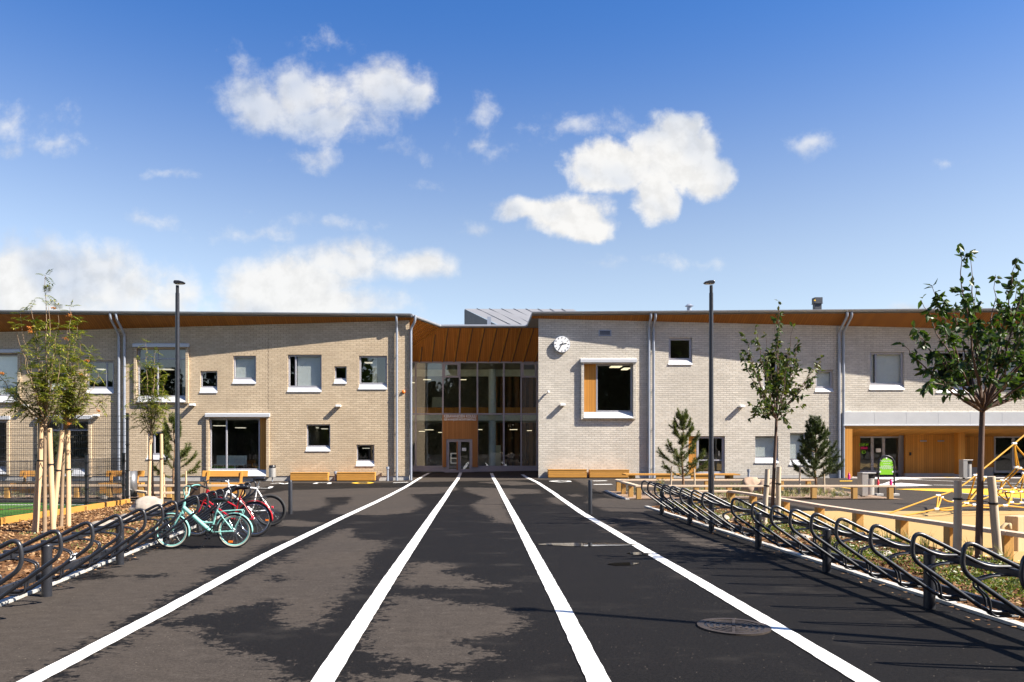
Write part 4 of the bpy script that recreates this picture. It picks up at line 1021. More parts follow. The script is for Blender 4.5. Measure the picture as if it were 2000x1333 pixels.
tag(mb.build('alarm_beacon', M['orange']), 'small orange round beacon on the brick strip beside the entrance glass', 'beacon')

# ------------------------------------------------------------------ street lamps and bollards
def street_lamp(x, y, label):
    z = G(x, y); t = thing('street_lamp', (x, y, z), label, 'street lamp', 'dark grey yard lamps')
    mb = MB(); mb.tube([(x,y,z),(x,y,z+1.35),(x,y,z+1.4),(x,y,z+5.72)], [0.078,0.074,0.062,0.052], 14); mb.build('pole', M['anthracite'], t)
    mb = MB(); mb.box(x-0.03, x+0.03, y-0.084, y-0.06, z+0.55, z+0.95); mb.build('service_door', M['anthracite'], t)
    mb = MB(); mb.tube([(x,y,z+5.7),(x,y,z+5.92)], 0.042, 10); mb.build('collar', M['black'], t)
    s = -1 if x > 0 else 1; mb = MB(); hz = z+5.96
    prof = [(-0.075,0.0),(-0.08,0.06),(-0.05,0.085),(0.06,0.08),(0.185,0.045),(0.19,0.028),(0.16,0.0)]
    k = len(prof); vs = [(x+s*a, y-0.08, hz+b) for a, b in prof] + [(x+s*a, y+0.08, hz+b) for a, b in prof]
    mb.add(vs, [tuple(range(k)), tuple(range(2*k-1,k-1,-1))] + [(i,k+i,k+(i+1)%k,(i+1)%k) for i in range(k)]); hd = mb.build('lamp_head', M['anthracite'], t, bevel=0.015)
    mb = MB(); mb.box(min(x-s*.02, x+s*.14), max(x-s*.02, x+s*.14), y-0.06, y+0.06, hz-0.008, hz-0.001); mb.build('lens', M['blind'], hd)
street_lamp(wx(346.5,20.2), 20.2, 'dark grey street lamp behind the parked bicycles on the left')
street_lamp(wx(1389,20.2), 20.2, 'dark grey street lamp behind the empty bike racks on the right')
street_lamp(6.75, 5.45, 'dark grey street lamp beside the near end of the right bike racks')
for px, py, lab in ((567,1004.5,'low dark grey bollard left of the lanes, beside the bicycles'), (1152.5,1004.5,'low dark grey bollard right of the lanes, reflected in the puddle')):
    p = gp(px, py); t = thing('bollard', p, lab, 'bollard', 'bollards flanking the painted lanes')
    mb = MB(); mb.tube([(p.x,p.y,p.z-0.05),(p.x,p.y,p.z+0.80),(p.x,p.y,p.z+0.825)], [0.052,0.052,0.04], 20); mb.build('post', M['anthracite'], t)
    mb = MB(); mb.tube([(p.x,p.y,p.z+0.826),(p.x,p.y,p.z+0.845)], [0.05,0.044], 20); mb.build('cap', M['anthracite'], t)

# ------------------------------------------------------------------ manhole grate
def manhole():
    p = gp(1433, 1225.5); t = thing('drain_grate', p, 'round rusty iron drain grate in the asphalt beside the right lane line', 'drain grate')
    z = p.z + 0.009; mb = MB()
    ri = lambda a, b, z0, z1, n=48: mb.add([(p.x+r_*math.cos(2*math.pi*i/n), p.y+r_*math.sin(2*math.pi*i/n), zz) for r_, zz in ((a,z0),(a,z1),(b,z1),(b,z0)) for i in range(n)],
                                       [(k*n+i, k*n+(i+1)%n, ((k+1)%4)*n+(i+1)%n, ((k+1)%4)*n+i) for k in range(4) for i in range(n)])
    ri(0.265, 0.325, z-0.02, z+0.006); mb.build('rim', M['iron'], t)
    mb = MB()
    for r_ in (0.06, 0.115, 0.17, 0.225): ri(r_-0.012, r_+0.012, z-0.02, z+0.004)
    for k in range(6):
        a = k*math.pi/3+0.2; mb.beam((p.x, p.y, z-0.006), (p.x+0.262*math.cos(a), p.y+0.262*math.sin(a), z-0.006), 0.026, 0.022)
    mb.build('grid', M['iron'], t)
    mb = MB(); n = 40; mb.add([(p.x+0.264*math.cos(2*math.pi*i/n), p.y+0.264*math.sin(2*math.pi*i/n), z-0.0005) for i in range(n)], [tuple(range(n))]); mb.build('pit_shade', M['black'], t)  # flat black disc painted in for the shade below the bars
manhole()

# ------------------------------------------------------------------ bike racks
def bike_rack(label, side, base, y0, y1, posts, hoops, ang):
    """rails run from y0 to y1 along the kerb; hoops reach out over the asphalt. side +1: right of the yard. base(y) = x of the rails"""
    ym = (y0+y1)/2; t = thing('bike_rack', (base(ym), ym, 0), label, 'bike rack', 'tubular bike racks along the kerbs')
    q = lambda off, y, z: V((base(y) + side*off, y, z))        # off > 0 is away from the asphalt
    for y in posts:
        p = q(-0.08, y, 0); mb = MB(); mb.tube([p, p+V((0,0,0.555))], 0.055, 18); po = mb.build('post', M['anthracite'], t)
        mb = MB(); mb.tube([p+V((0,0,0.556)), p+V((0,0,0.57)), p+V((0,0,0.58))], [0.058,0.058,0.04], 18); mb.build('cap', M['anthracite'], po)
    for z, h in ((0.535, 0.07), (0.20, 0.07)):
        mb = MB(); mb.beam(q(0.06, y0, z), q(0.06, y1, z), 0.05, h); mb.build('rail', M['anthracite'], t, bevel=0.006)
    for y in hoops:
        pts = [q(0.10, y, 0.565), q(-0.17, y, 0.565), q(-0.74, y, 0.845), q(-0.85, y, 0.83), q(-0.845, y, 0.66), q(-0.78, y, 0.61), q(-0.16, y, 0.165), q(0.10, y, 0.165)]
        f = [pts[0]] + fillet([pts[0], pts[1], pts[2]], 0.07)[1:-1]
        pts2 = [q(0.10,y,0.575), q(-0.15,y,0.575), q(-0.80,y,0.905), q(-0.83,y,0.655), q(-0.13,y,0.165), q(0.10,y,0.165)]
        mb = MB(); mb.tube(fillet(pts2, 0.105, 6), 0.0195, 10); mb.build('hoop', M['anthracite'], t)
        mb = MB()
        for dy in (-0.03, 0.03):
            w = [q(0.10,y+dy,0.50), q(-0.12,y+dy,0.50), q(-0.24,y+dy,0.455), q(-0.25,y+dy,0.40), q(-0.14,y+dy,0.30), q(-0.13,y+dy,0.17), q(-0.09,y+dy,0.135), q(0.12,y+dy,0.135)]
            mb.tube(fillet(w, 0.06, 4), 0.0105, 6)
        for off in (-0.03, -0.005): mb.beam(q(off, y-0.05, 0.51), q(off, y+0.05, 0.51), 0.02, 0.008)
        mb.build('wheel_holder', M['anthracite'], t)
bR = lambda y: 4.66 + (19.0 - y)*0.007
bike_rack('far row of empty dark grey bike racks on the right, at the rail fence corner', 1, bR, 19.2, 13.1, [19.04,16.6,15.1], [17.97,17.35,16.7,16.05,15.4,14.65,13.9,13.25], 0)
bike_rack('near row of empty dark grey bike racks on the right, above flowering ground cover', 1, bR, 12.95, 4.6, [12.63,10.2,7.91,5.5], [11.75,10.9,10.2,9.6,9.0,8.38,7.66,6.93,6.22,5.55,4.9], 0)
bL = lambda y: -4.80 - 0.115*(y-8.0)
bike_rack('near row of dark grey bike racks on the left, with empty hoops', -1, bL, 5.2, 11.5, [6.3,8.53,10.85], [5.6,6.4,7.17,7.94,8.8,9.65,10.4,11.1], 0)
bike_rack('far row of dark grey bike racks on the left, holding the parked bicycles', -1, bL, 12.0, 18.4, [13.1,15.4,17.7], [12.35,13.0,13.65,14.25,14.9,15.6,16.3,17.0,17.7], 0)
p = V((-5.0-0.115*0-0.0, 7.94, 0)); mb = MB(); q = V((bL(7.94)+0.62, 7.94, 0.52))
for k in range(5): mb.tube(arc(q+V((0,0,0.0)), 0.03, 0, 2*math.pi, 10, (1,0,0.2*k), (0,0.3*k,1)), 0.005, 5)
tag(mb.build('cable_tie', M['white']), 'white knotted cord tied round a bike rack hoop', 'cord')

# ------------------------------------------------------------------ bicycles
def wheel(mb_par, c, r, tyre, rim, side, spoke, tr=0.02):
    mb = MB(); ring = lambda rad: [c + V((rad*math.cos(2*math.pi*i/40), 0, rad*math.sin(2*math.pi*i/40))) for i in range(40)]
    mb.tube(ring(r-tr), tr, 8, closed=True); w = mb.build('wheel', tyre, mb_par)
    mb = MB(); mb.tube(ring(r-2*tr-0.008), 0.013, 6, closed=True); mb.build('rim', rim, w)
    if side:
        mb = MB(); mb.tube([p+V((0,-tr*0.55,0)) for p in ring(r-tr*1.55)], 0.009, 5, closed=True); mb.build('sidewall', side, w)
    mb = MB(); n = 28
    for i in range(n):
        a = 2*math.pi*i/n; h = c + V((0.02*math.cos(a+1.2*(-1)**i), 0.028*(-1)**i, 0.02*math.sin(a+1.2*(-1)**i)))
        mb.tube([h, c + V(((r-2*tr-0.012)*math.cos(a), 0, (r-2*tr-0.012)*math.sin(a)))], 0.0016, 3, caps=False)
    mb.tube([c+V((0,-0.045,0)), c+V((0,0.045,0))], 0.022, 10); mb.build('spokes', spoke, w)
def fender(t, c, r, a0, a1, mat):
    mb = MB(); n = 18; vs = []
    for i in range(n+1):
        a = R(a0 + (a1-a0)*i/n); d = V((math.cos(a), 0, math.sin(a)))
        for yy, rr in ((-0.03, r-0.012), (-0.022, r), (0.022, r), (0.03, r-0.012)): vs.append(c + d*rr + V((0,yy,0)))
    mb.add(vs, [(4*i+j, 4*i+j+1, 4*i+5+j, 4*i+4+j) for i in range(n) for j in range(3)], 0, True)
    o = mb.build('mudguard', mat, t); s = o.modifiers.new('Solid', 'SOLIDIFY'); s.thickness = 0.003
def bicycle(loc, rz, label, r, wb, frame, style, rims, tyre, side=None, basket=False):
    t = thing('bicycle', (0,0,0), label, 'bicycle', 'bicycles parked in the rack')
    fc, rc = V((-wb/2,0,r)), V((wb/2,0,r)); k = r/0.28
    for c in (fc, rc): wheel(t, c, r, tyre, rims, side, M['chrome'], 0.019 if style != 'mtb' else 0.027)
    bb = V((0.13*k, 0, r*0.95)); hb, ht = V((-0.335*k,0,0.60*k)), V((-0.295*k,0,0.735*k)); st = V((0.235*k,0,0.635*k)); sd = V((0.285*k,0,0.755*k))
    if style == 'mtb': hb, ht = V((-0.30*k,0,0.62*k)), V((-0.275*k,0,0.72*k)); st = V((0.21*k,0,0.66*k)); sd = V((0.26*k,0,0.80*k))
    mb = MB()
    if style == 'step':
        mb.tube([ht.lerp(hb,0.45), bb+V((-0.02,0,0.02))], [0.033,0.036], 10); mb.tube(fillet([hb.lerp(bb,0.42)+V((0,0,0.03)), V((0.02*k,0,0.42*k)), bb.lerp(st,0.42)], 0.1), 0.013, 8)
    elif style == 'lady':
        mb.tube([hb, bb], 0.019, 8); mb.tube([ht, bb.lerp(st,0.55)], 0.016, 8)
    else:
        mb.tube([hb, bb], 0.024, 8); mb.tube([ht, st], 0.02, 8)
    mb.tube([hb-V((-0.005,0,0.02)), ht+V((0.0,0,0.02))], 0.022, 10); mb.tube([bb, st], 0.0165, 8)
    for s in (-1, 1):
        y = 0.05*s
        mb.tube([bb+V((0.03,y*0.6,0)), rc+V((0,y*1.1,0))], 0.0105, 6); mb.tube([st+V((0.01,y*0.3,-0.03)), rc+V((0,y*1.1,0))], 0.009, 6)
        mb.tube(fillet([hb+V((0,y*0.9,-0.02)), hb.lerp(fc,0.6)+V((-0.0,y,0)), fc+V((0,y,0))], 0.1), [0.0145]*8 if False else 0.0125, 6)
    mb.box(hb.x-0.02, hb.x+0.03, -0.055, 0.055, hb.z-0.03, hb.z-0.005); mb.build('frame', frame, t)
    mb = MB(); mb.tube([st, sd], 0.0125, 8); mb.build('seat_post', M['chrome'] if style != 'lady' else frame, t)
    mb = MB(); secs = [(-0.15,0.022,0.0),(-0.06,0.03,0.012),(0.03,0.07,0.012),(0.10,0.085,0.022),(0.125,0.06,0.025)]; vs = []
    for dx, w, dz in secs:
        for a in range(8): th = 2*math.pi*a/8; vs.append(sd + V((dx*0.95, w*math.cos(th), dz + 0.03 + 0.026*math.sin(th) - (0.02 if math.sin(th) < -0.5 else 0))))
    mb.add(vs, [(8*i+j, 8*i+(j+1)%8, 8*i+8+(j+1)%8, 8*i+8+j) for i in range(4) for j in range(8)] + [tuple(range(7,-1,-1)), tuple(range(32,40))], 0, True); mb.build('saddle', M['black'], t)
    mb = MB()
    if style == 'step':
        top = ht + V((0.03,0,0.27*k)); mb.tube([ht, ht+V((0.012,0,0.11))], 0.013, 8)
        for s in (-1, 1): mb.tube(fillet([ht+V((0.012,0.0,0.11)), ht+V((0.03,0.10*s,0.13)), top+V((0.0,0.17*s,0.0)), top+V((0.10,0.23*s,0.035)), top+V((0.24,0.26*s,-0.02))], 0.06), 0.011, 8)
        gr = [(top+V((0.14,0.245*s,0.018)), top+V((0.26,0.262*s,-0.03))) for s in (-1, 1)]; hm = frame
    else:
        rise = 0.16 if style == 'lady' else 0.07
        top = ht + V((-0.02,0,rise)); mb.tube([ht, top], 0.013, 8); fw = 0.06 if style == 'lady' else -0.06
        for s in (-1, 1): mb.tube(fillet([top, top+V((-0.02,0.12*s,0.03)), top+V((fw,0.29*s,0.03))], 0.06), 0.011, 8)
        gr = [(top+V((fw*0.3,0.2*s,0.03)), top+V((fw*1.05,0.30*s,0.03))) for s in (-1, 1)]; hm = M['black'] if style == 'lady' else M['bikewhite']
    hbar = mb.build('handlebar', hm, t)
    for a, b_ in gr: mb = MB(); mb.tube([a, b_], 0.017, 8); mb.build('grip', M['black'], hbar)
    mb = MB(); mb.tube(arc(bb+V((0,-0.06,0)), 0.075, 0, 2*math.pi, 24)[:-1], 0.006, 6, closed=True); mb.tube([bb+V((0,-0.09,0)), bb+V((0,0.09,0))], 0.02, 8)
    for s in (-1, 1):
        e = bb + V((-0.085*s, 0.085*s, -0.12*s)); mb.tube([bb+V((0,0.085*s,0)), e], 0.009, 6); mb.box(e.x-0.045, e.x+0.045, min(e.y, e.y+0.09*s), max(e.y, e.y+0.09*s), e.z-0.012, e.z+0.012)
    mb.tube([bb+V((0,-0.06,0.07)), rc+V((0,-0.06,0.035))], 0.004, 5); mb.tube([bb+V((0,-0.06,-0.07)), rc+V((0,-0.06,-0.035))], 0.004, 5); mb.build('crankset', M['black'], t)
    if style != 'mtb':
        fender(t, rc, r+0.022, -5, 165, frame); fender(t, fc, r+0.022, -18 if style == 'step' else 20, 105, frame)
        mb = MB(); a, b_ = V((0.32*k,0,0.61*k)), V((0.66*k,0,0.63*k))
        for s in (-1, 1):
            y = 0.055*s; mb.tube(fillet([V((0.24*k,y*.4,0.58*k)), a+V((0,y,0)), b_+V((-0.02,y,0)), b_+V((0,y,-0.03)), rc+V((0.0,y,0.02))], 0.05), 0.0065, 6)
        for i in range(4): mb.tube([a.lerp(b_, i/3.2)+V((0,-0.055,0)), a.lerp(b_, i/3.2)+V((0,0.055,0))], 0.005, 5)
        mb.build('luggage_rack', frame if style == 'step' else M['black'], t)
        mb = MB(); mb.tube([rc+V((r*0.99,0,0.22)), rc+V((r*0.99+0.03,0,0.22))], 0.022, 8); mb.build('rear_light', M['redplastic'], t)
        mb = MB(); mb.tube([bb+V((0.02,-0.06,-0.03)), bb+V((-0.12,-0.12,-0.225*k))], 0.009, 6); mb.build('kickstand', M['black'], t)
    mb = MB(); mb.obox(rc+V((-0.06,-0.01,-r*0.62)), (0.07,0.008,0.034)); mb.build('reflector', M['orange'], t)
    if basket:
        mb = MB(); c = ht + V((-0.19,0,0.02)); w0, w1, d0, d1, h = 0.10,0.13,0.13,0.17,0.22
        p = [c+V(q) for q in [(-w0,-d0,-h/2),(w0,-d0,-h/2),(w0,d0,-h/2),(-w0,d0,-h/2),(-w1,-d1,h/2),(w1,-d1,h/2),(w1,d1,h/2),(-w1,d1,h/2)]]
        mb.add(p, [(3,2,1,0),(0,1,5,4),(1,2,6,5),(2,3,7,6),(3,0,4,7)]); o = mb.build('basket', M['wicker'], t); s = o.modifiers.new('Solid','SOLIDIFY'); s.thickness = 0.012
    t.location = loc; t.rotation_euler = (0, R(0), rz)
bicycle((wx(395.5,12.6), 12.62, 0), R(3), 'mint green step-through bicycle with cream tyre walls, front wheel in the rack', 0.28, 1.02, M['mint'], 'step', M['mint'], M['rubber'], M['creamrubber'])
bicycle((wx(444,14.4), 14.3, 0), R(-2), 'red bicycle with red mudguards and a brown basket behind the mint one', 0.325, 1.09, M['redpaint'], 'lady', M['chrome'], M['rubber'], None, True)
bicycle((wx(480,16.2), 16.15, 0), R(4), 'white and black mountain bike with bare wide tyres, farthest in the rack', 0.335, 1.04, M['bikewhite'], 'mtb', M['black'], M['rubber'])

# ------------------------------------------------------------------ benches, rail fences, bins
def box_bench(x0p, x1p, y, top, label):
    x0, x1 = wx(x0p, y), wx(x1p, y); z0 = G(x0, y); z1 = wz(top, y); t = thing('box_bench', ((x0+x1)/2, y, z0), label, 'bench', 'orange timber box benches along the walls')
    n = 3; h = (z1-z0-0.07)/n; 
    mb = MB(); mb.box(x0+0.05, x1-0.05, y+0.06, y+0.4, z0, z0+0.05); mb.build('base', M['black'], t)
    mb = MB()
    for k in range(n): mb.box(x0, x1, y, y+0.04, z0+0.045+k*h, z0+0.045+(k+1)*h-0.008)
    mb.build('front', M['timber_x'], t, bevel=0.004)
    for e, s in ((x0, 1), (x1, -1)):
        mb = MB(); mb.box(min(e, e+s*0.045), max(e, e+s*0.045), y+0.042, y+0.44, z0+0.045, z1-0.045); mb.build('side', M['timber_x'], t)
    mb = MB()
    for k in range(4): mb.box(x0-0.01, x1+0.01, y-0.015+k*0.118, y+0.095+k*0.118, z1-0.04, z1)
    mb.build('seat', M['timber_x'], t, bevel=0.004)
box_bench(567, 640, YL-0.5, 923.5, 'orange timber box bench left of the grey standpipe by the left wing')
box_bench(658, 732, YL-0.5, 923, 'orange timber box bench just right of the grey standpipe on the left wing')
box_bench(1071, 1146, YR-0.5, 917.5, 'orange timber box bench nearest the brick corner under the clock')
box_bench(1152, 1229, YR-0.5, 918, 'orange timber box bench below the projecting window, beside the downpipes')
def back_bench(x0p, x1p, y, label):
    x0, x1 = wx(x0p, y), wx(x1p, y); z = G(x0, y); t = thing('park_bench', ((x0+x1)/2, y, z), label, 'bench', 'backed timber benches behind the rail')
    mb = MB()
    for k in range(3): mb.box(x0, x1, y+k*0.15, y+0.14+k*0.15, z+0.40, z+0.45)
    mb.build('seat', M['timber_x'], t, bevel=0.005)
    mb = MB(); mb.box(x0+0.02, x1-0.02, y+0.03, y+0.07, z+0.1, z+0.395); mb.build('front', M['timber_x'], t)
    mb = MB(); mb.hexa([(x0+0.04,y+0.44,z+0.66),(x1-0.04,y+0.44,z+0.66),(x1-0.04,y+0.48,z+0.66),(x0+0.04,y+0.48,z+0.66),(x0+0.04,y+0.5,z+0.86),(x1-0.04,y+0.5,z+0.86),(x1-0.04,y+0.54,z+0.86),(x0+0.04,y+0.54,z+0.86)]); mb.build('backrest', M['timber_x'], t, bevel=0.006)
    for e in (x0+0.22, x1-0.28):
        mb = MB(); mb.hexa([(e,y+0.32,z+0.44),(e+.07,y+0.32,z+0.44),(e+.07,y+0.40,z+0.44),(e,y+0.40,z+0.44),(e,y+0.45,z+0.84),(e+.07,y+0.45,z+0.84),(e+.07,y+0.50,z+0.84),(e,y+0.50,z+0.84)]); mb.build('back_support', M['timber_x'], t)
    for e in (x0+0.1, x1-0.2):
        mb = MB(); mb.box(e, e+0.1, y+0.08, y+0.42, z, z+0.398); mb.build('leg', M['timber'], t)
back_bench(20, 100, 26.0, 'backed timber bench seen through the mesh at the left edge')
back_bench(192, 272, 26.0, 'backed timber bench behind the tall steel bin')
back_bench(383, 478, 26.0, 'backed timber bench behind the handlebars of the parked bicycles')

def rail_fence(label, runs, loc, hgt=0.455):
    """runs: list of (list of ground points, list of post points)"""
    t = thing('rail_fence', loc, label, 'rail fence', 'low timber rail fences')
    for pts, posts in runs:
        for a, b_ in zip(pts, pts[1:]):
            k = max(1, round((V(b_)-V(a)).length/3.9)); 
            for i in range(k):
                p, q = V(a).lerp(V(b_), i/k), V(a).lerp(V(b_), (i+1)/k); u = (q-p).normalized()*0.004
                p.z, q.z = G(p.x,p.y)+hgt-0.03, G(q.x,q.y)+hgt-0.03
                mb = MB(); mb.beam(p+u, q-u, 0.17, 0.062); mb.build('rail', M['rail'] if abs(u.x) > abs(u.y) else M['rail_y'], t, bevel=0.006)
        for x, y, rz in posts:
            z = G(x, y); mb = MB(); mb.obox((x, y, z+(hgt-0.062)/2-0.05), (0.15, 0.15, hgt-0.062+0.1), rz); mb.build('post', M['timber'], t, bevel=0.006)
yA, yB = 24.55, 28.3; xa_, xb_ = 5.12, 13.35
rail_fence('low timber rail round the pine planting on the right', [
    ([(xa_,yB,0),(12.4,yB,0)], [(x, yB, 0) for x in (5.2,6.7,8.45,9.9,11.2,12.2)]),
    ([(xa_,yB-.09,0),(xa_,yA+.09,0)], [(xa_, y, 0) for y in (26.9,25.6)]),
    ([(xa_-0.08,yA,0),(xb_,yA,0)], [(x, yA, 0) for x in (5.16,7.0,8.05,9.2,10.75,12.05,13.2)])], (xa_, yA, 0))
rf = lambda y: (RF(y) + 0.02, y, 0)
rail_fence('low weathered timber rail between the right bike racks and the playground', [
    ([(5.95,21.62,0),(7.1,21.62,0)], [(6.1,21.62,0)]),
    ([rf(21.55),rf(20.2),rf(16),rf(13.5),rf(11),rf(7),rf(4)], [(RF(y)+0.02, y, R(4)) for y in (21.5,20.1,18.0,16.2,14.75,13.4,12.2,11.1,9.5,8.0,6.4)])], (7.2, 16, 0))
rail_fence('low timber rail with square posts behind the ball pitch on the left', [
    ([(-27.0,24.85,0),(-11.05,24.85,0)], [(x, 24.85, 0) for x in (-25.5,-23.0,-20.6,-18.0,-15.2,-14.2,-12.95,-11.9)]),
    ([(-10.95,24.85,0),(-7.5,24.85,0)], [(x, 24.85, 0) for x in (-10.85,-9.95,-8.9,-7.65)])], (-12, 24.85, 0))
rail_fence('short low timber rail behind the pale boulder and the lamp pole', [
    ([(-10.85,24.3,0),(-9.9,23.2,0)], []), ([(-9.85,23.15,0),(-8.4,23.15,0)], [(-9.8,23.15,0),(-9.1,23.15,0),(-8.5,23.15,0)])], (-9, 23.15, 0), 0.32)
# low timber terrace edge behind the right rail
x0, x1, y = wx(1222,35.2), wx(1446,35.2), 35.2; z = G(x0,y); t = thing('timber_platform', ((x0+x1)/2, y, z), 'long low timber platform in front of the right wing', 'platform')
mb = MB()
for k in range(5): mb.box(x0, x1, y+k*0.19, y+0.17+k*0.19, z+0.24, z+0.30)
mb.build('deck', M['timber_x'], t, bevel=0.004)
for k in range(4): mb = MB(); a = x0+0.3+k*(x1-x0-0.75)/3; mb.box(a, a+0.16, y+0.08, y+0.85, z, z+0.238); mb.build('leg', M['timber'], t)
for a, b_ in ((1.4,2.2),(3.0,4.1)): mb = MB(); mb.box(x0+a, x0+b_, y+0.03, y+0.07, z+0.02, z+0.238); mb.build('front_board', M['timber_x'], t)

def bin_thing(px, base, y, wpx, top, label, style):
    x = wx(px, y); z = G(x, y); zt = wz(top, y); r = wpx*y/F/2; t = thing('litter_bin', (x, y, z), label, 'litter bin', 'steel litter bins')
    if style == 'drum':
        mb = MB(); mb.tube([(x,y,z+0.22),(x,y,zt-0.14)], r, 24); mb.build('body', M['steel'], t)
        mb = MB(); mb.tube([(x,y,zt-0.14),(x,y,zt-0.02),(x,y,zt)], [r*0.94,r*0.94,r*0.8], 24); mb.build('lid', M['black'], t)
        mb = MB(); mb.tube([(x,y,z),(x,y,z+0.3)], 0.03, 8); mb.build('foot', M['pipe'], t)
    elif style == 'hood':
        mb = MB(); mb.tube([(x+r*.25,y,z+0.1),(x+r*.25,y,zt-0.2)], r*0.75, 24); mb.build('body', M['steel'], t)
        mb = MB(); mb.box(x-r, x-r*.1, y-r*.65, y+r*.8, z+0.06, zt-0.02); mb.build('back_panel', M['steel'], t, bevel=0.01)
        mb = MB(); mb.box(x-r, x+r, y-r*.7, y+r*.82, zt-0.019, zt+0.02); mb.build('lid', M['steel'], t, bevel=0.008)
        mb = MB(); mb.box(x-r*.09, x+r*.95, y-r*.45, y+r*.7, zt-0.18, zt-0.05); mb.build('opening', M['black'], t)
        mb = MB(); mb.tube([(x-r*.5,y,z-0.02),(x-r*.5,y,z+0.1)], 0.05, 8); mb.box(x-r*.8, x-r*.2, y-.12, y+.12, z, z+0.012); mb.build('foot', M['anthracite'], t)
    else:
        for s in (-1, 1):
            mb = MB(); n = 16; vs = []
            for i in range(n+1):
                a = R(90 + s*(14 + 152*i/n)); vs += [(x+r*math.cos(a), y+r*0.8*math.sin(a), zz) for zz in (z+0.12, zt)]
            mb.add(vs, [(2*i, 2*i+2, 2*i+3, 2*i+1) for i in range(n)], 0, True); o = mb.build('side_panel', M['steel_dark'], t); o.modifiers.new('S','SOLIDIFY').thickness = 0.01
        mb = MB(); mb.tube([(x,y,z+0.14),(x,y,zt-0.1)], r*0.7, 18); mb.build('liner', M['anthracite'], t)
        mb = MB(); xx = x + r*0.25; mb.tube([(xx,y-r*1.0,z-0.02),(xx,y-r*1.0,zt)], 0.045, 10); mb.build('post', M['steel'], t)
        for zz in (z+0.35, zt-0.2): mb = MB(); mb.tube([(xx-0.1,y-r*1.0,zz),(xx+0.1,y-r*1.0,zz)], 0.02, 8); mb.build('bracket', M['steel'], t)
bin_thing(532, 940, YL-0.55, 14, 909, 'steel drum bin with black top against the left wing wall', 'drum')
bin_thing(1693, 971, 25.4, 27, 924.5, 'steel bin with a slot hood beside the green arch sign', 'hood')
bin_thing(1887, 930, 36.6, 19, 899, 'steel bin in front of the timber board wall of the canopy', 'hood')
bin_thing(254, 978, 24.1, 27, 920, 'tall curved steel bin at the corner of the mesh fence', 'tall')

# ------------------------------------------------------------------ mesh fences and timber edging
def mesh_fence(label, pts, h, post_h, rows, loc, cap=True, r=0.0046):
    t = thing('mesh_fence', loc, label, 'mesh fence')
    pts = [V(p) for p in pts]; hor = (pts[1]-pts[0]).normalized(); nrm = V((hor.y, -hor.x, 0))
    for i, p in enumerate(pts):
        mb = MB(); mb.obox((p.x, p.y, post_h/2-0.05), (0.07, 0.07, post_h+0.1), math.atan2(hor.y, hor.x)); po = mb.build('post', M['anthracite'], t, bevel=0.005)
        mb = MB(); mb.obox((p.x, p.y, post_h+0.012), (0.085, 0.085, 0.024), math.atan2(hor.y, hor.x)); mb.build('cap', M['black'], po)
        for k in range(4): mb = MB(); mb.obox((p.x, p.y, 0.2+k*(h-0.3)/3), (0.09, 0.10, 0.035), math.atan2(hor.y, hor.x)); mb.build('clamp', M['black'], po)
    for a, b_ in zip(pts, pts[1:]):
        mb = MB(); d = (b_-a).length; n = int(d/0.055)
        for i in range(1, n):
            q = a.lerp(b_, i/n) + nrm*0.036; mb.tube([q+V((0,0,0.06)), q+V((0,0,h))], r, 4, caps=False)
        for k in range(rows+1):
            z = 0.07 + (h-0.09)*k/rows
            for o in (0.03, 0.043): mb.tube([a+nrm*o+V((0,0,z)), b_+nrm*o+V((0,0,z))], r*1.25, 4, caps=False)
        mb.build('wire_panel', M['anthracite'], t)
xf = -10.45
mesh_fence('low dark grey wire mesh fence beside the mulch bed, edge of the ball pitch', [(xf, y, 0) for y in (22.7,20.55,18.25,15.9,13.6,11.3)], 1.36, 1.47, 6, (xf, 18, 0))
mesh_fence('tall dark grey wire mesh fence across the end of the ball pitch', [(x, 22.95, 0) for x in (-10.45,-13.08,-15.7,-18.3,-20.9,-23.5)], 2.62, 2.66, 13, (-15, 22.95, 0))
t = thing('timber_edging', (-10.2, 17, 0), 'low timber edging board between the mulch bed and the mesh fence', 'edging')
ys = [22.6,20.3,18.0,15.6,13.2,10.8,8.4,6.0]
for a, b_ in zip(ys, ys[1:]): mb = MB(); mb.box(-10.26, -10.2, b_+0.004, a-0.004, -0.05, 0.15); mb.build('board', M['timber_x'], t, bevel=0.005)
for y in ys[:-1]: mb = MB(); mb.box(-10.199, -10.14, y-0.35, y-0.29, -0.05, 0.13); mb.build('peg', M['timber'], t)

# ------------------------------------------------------------------ boulders
def boulder(px, py, wpx, hpx, label, mat, seed, depth=0.8):
    p = gp(px, py); y = p.y; sx = wpx*y/F/2; sz = hpx*y/F
    bm = bmesh.new(); bmesh.ops.create_icosphere(bm, subdivisions=4, radius=1.0); o = V((seed*3.1, seed*1.7, seed))
    planes = [(V((random.uniform(-1,1), random.uniform(-1,1), random.uniform(-.2,1))).normalized(), random.uniform(0.62,0.9)) for _ in range(7)]
    for v in bm.verts:
        d = v.co.normalized(); r = 1 + 0.28*mnoise.noise(d*1.3+o) + 0.10*mnoise.noise(d*3.5+o) + 0.03*mnoise.noise(d*11+o)
        for n_, k in planes:
            c = d.dot(n_)
            if c*r > k: r = k/c*0.7 + r*0.3
        v.co = V((d.x*r*sx, d.y*r*sx*depth, max(d.z*r, -0.35)*sz*0.72 + sz*0.25))
    me = bpy.data.meshes.new('boulder'); bm.to_mesh(me); bm.free(); me.polygons.foreach_set('use_smooth', [True]*len(me.polygons)); me.materials.append(mat)
    ob = bpy.data.objects.new('boulder', me); COL.objects.link(ob); ob.location = (p.x, y + sx*depth*0.6, p.z - 0.02); tag(ob, label, 'boulder', 'boulders in the planting beds')
random.seed(21)
boulder(282, 1004, 66, 38, 'large pale boulder at the end of the timber edging, behind the thin stakes', M['stone_pale'], 1)
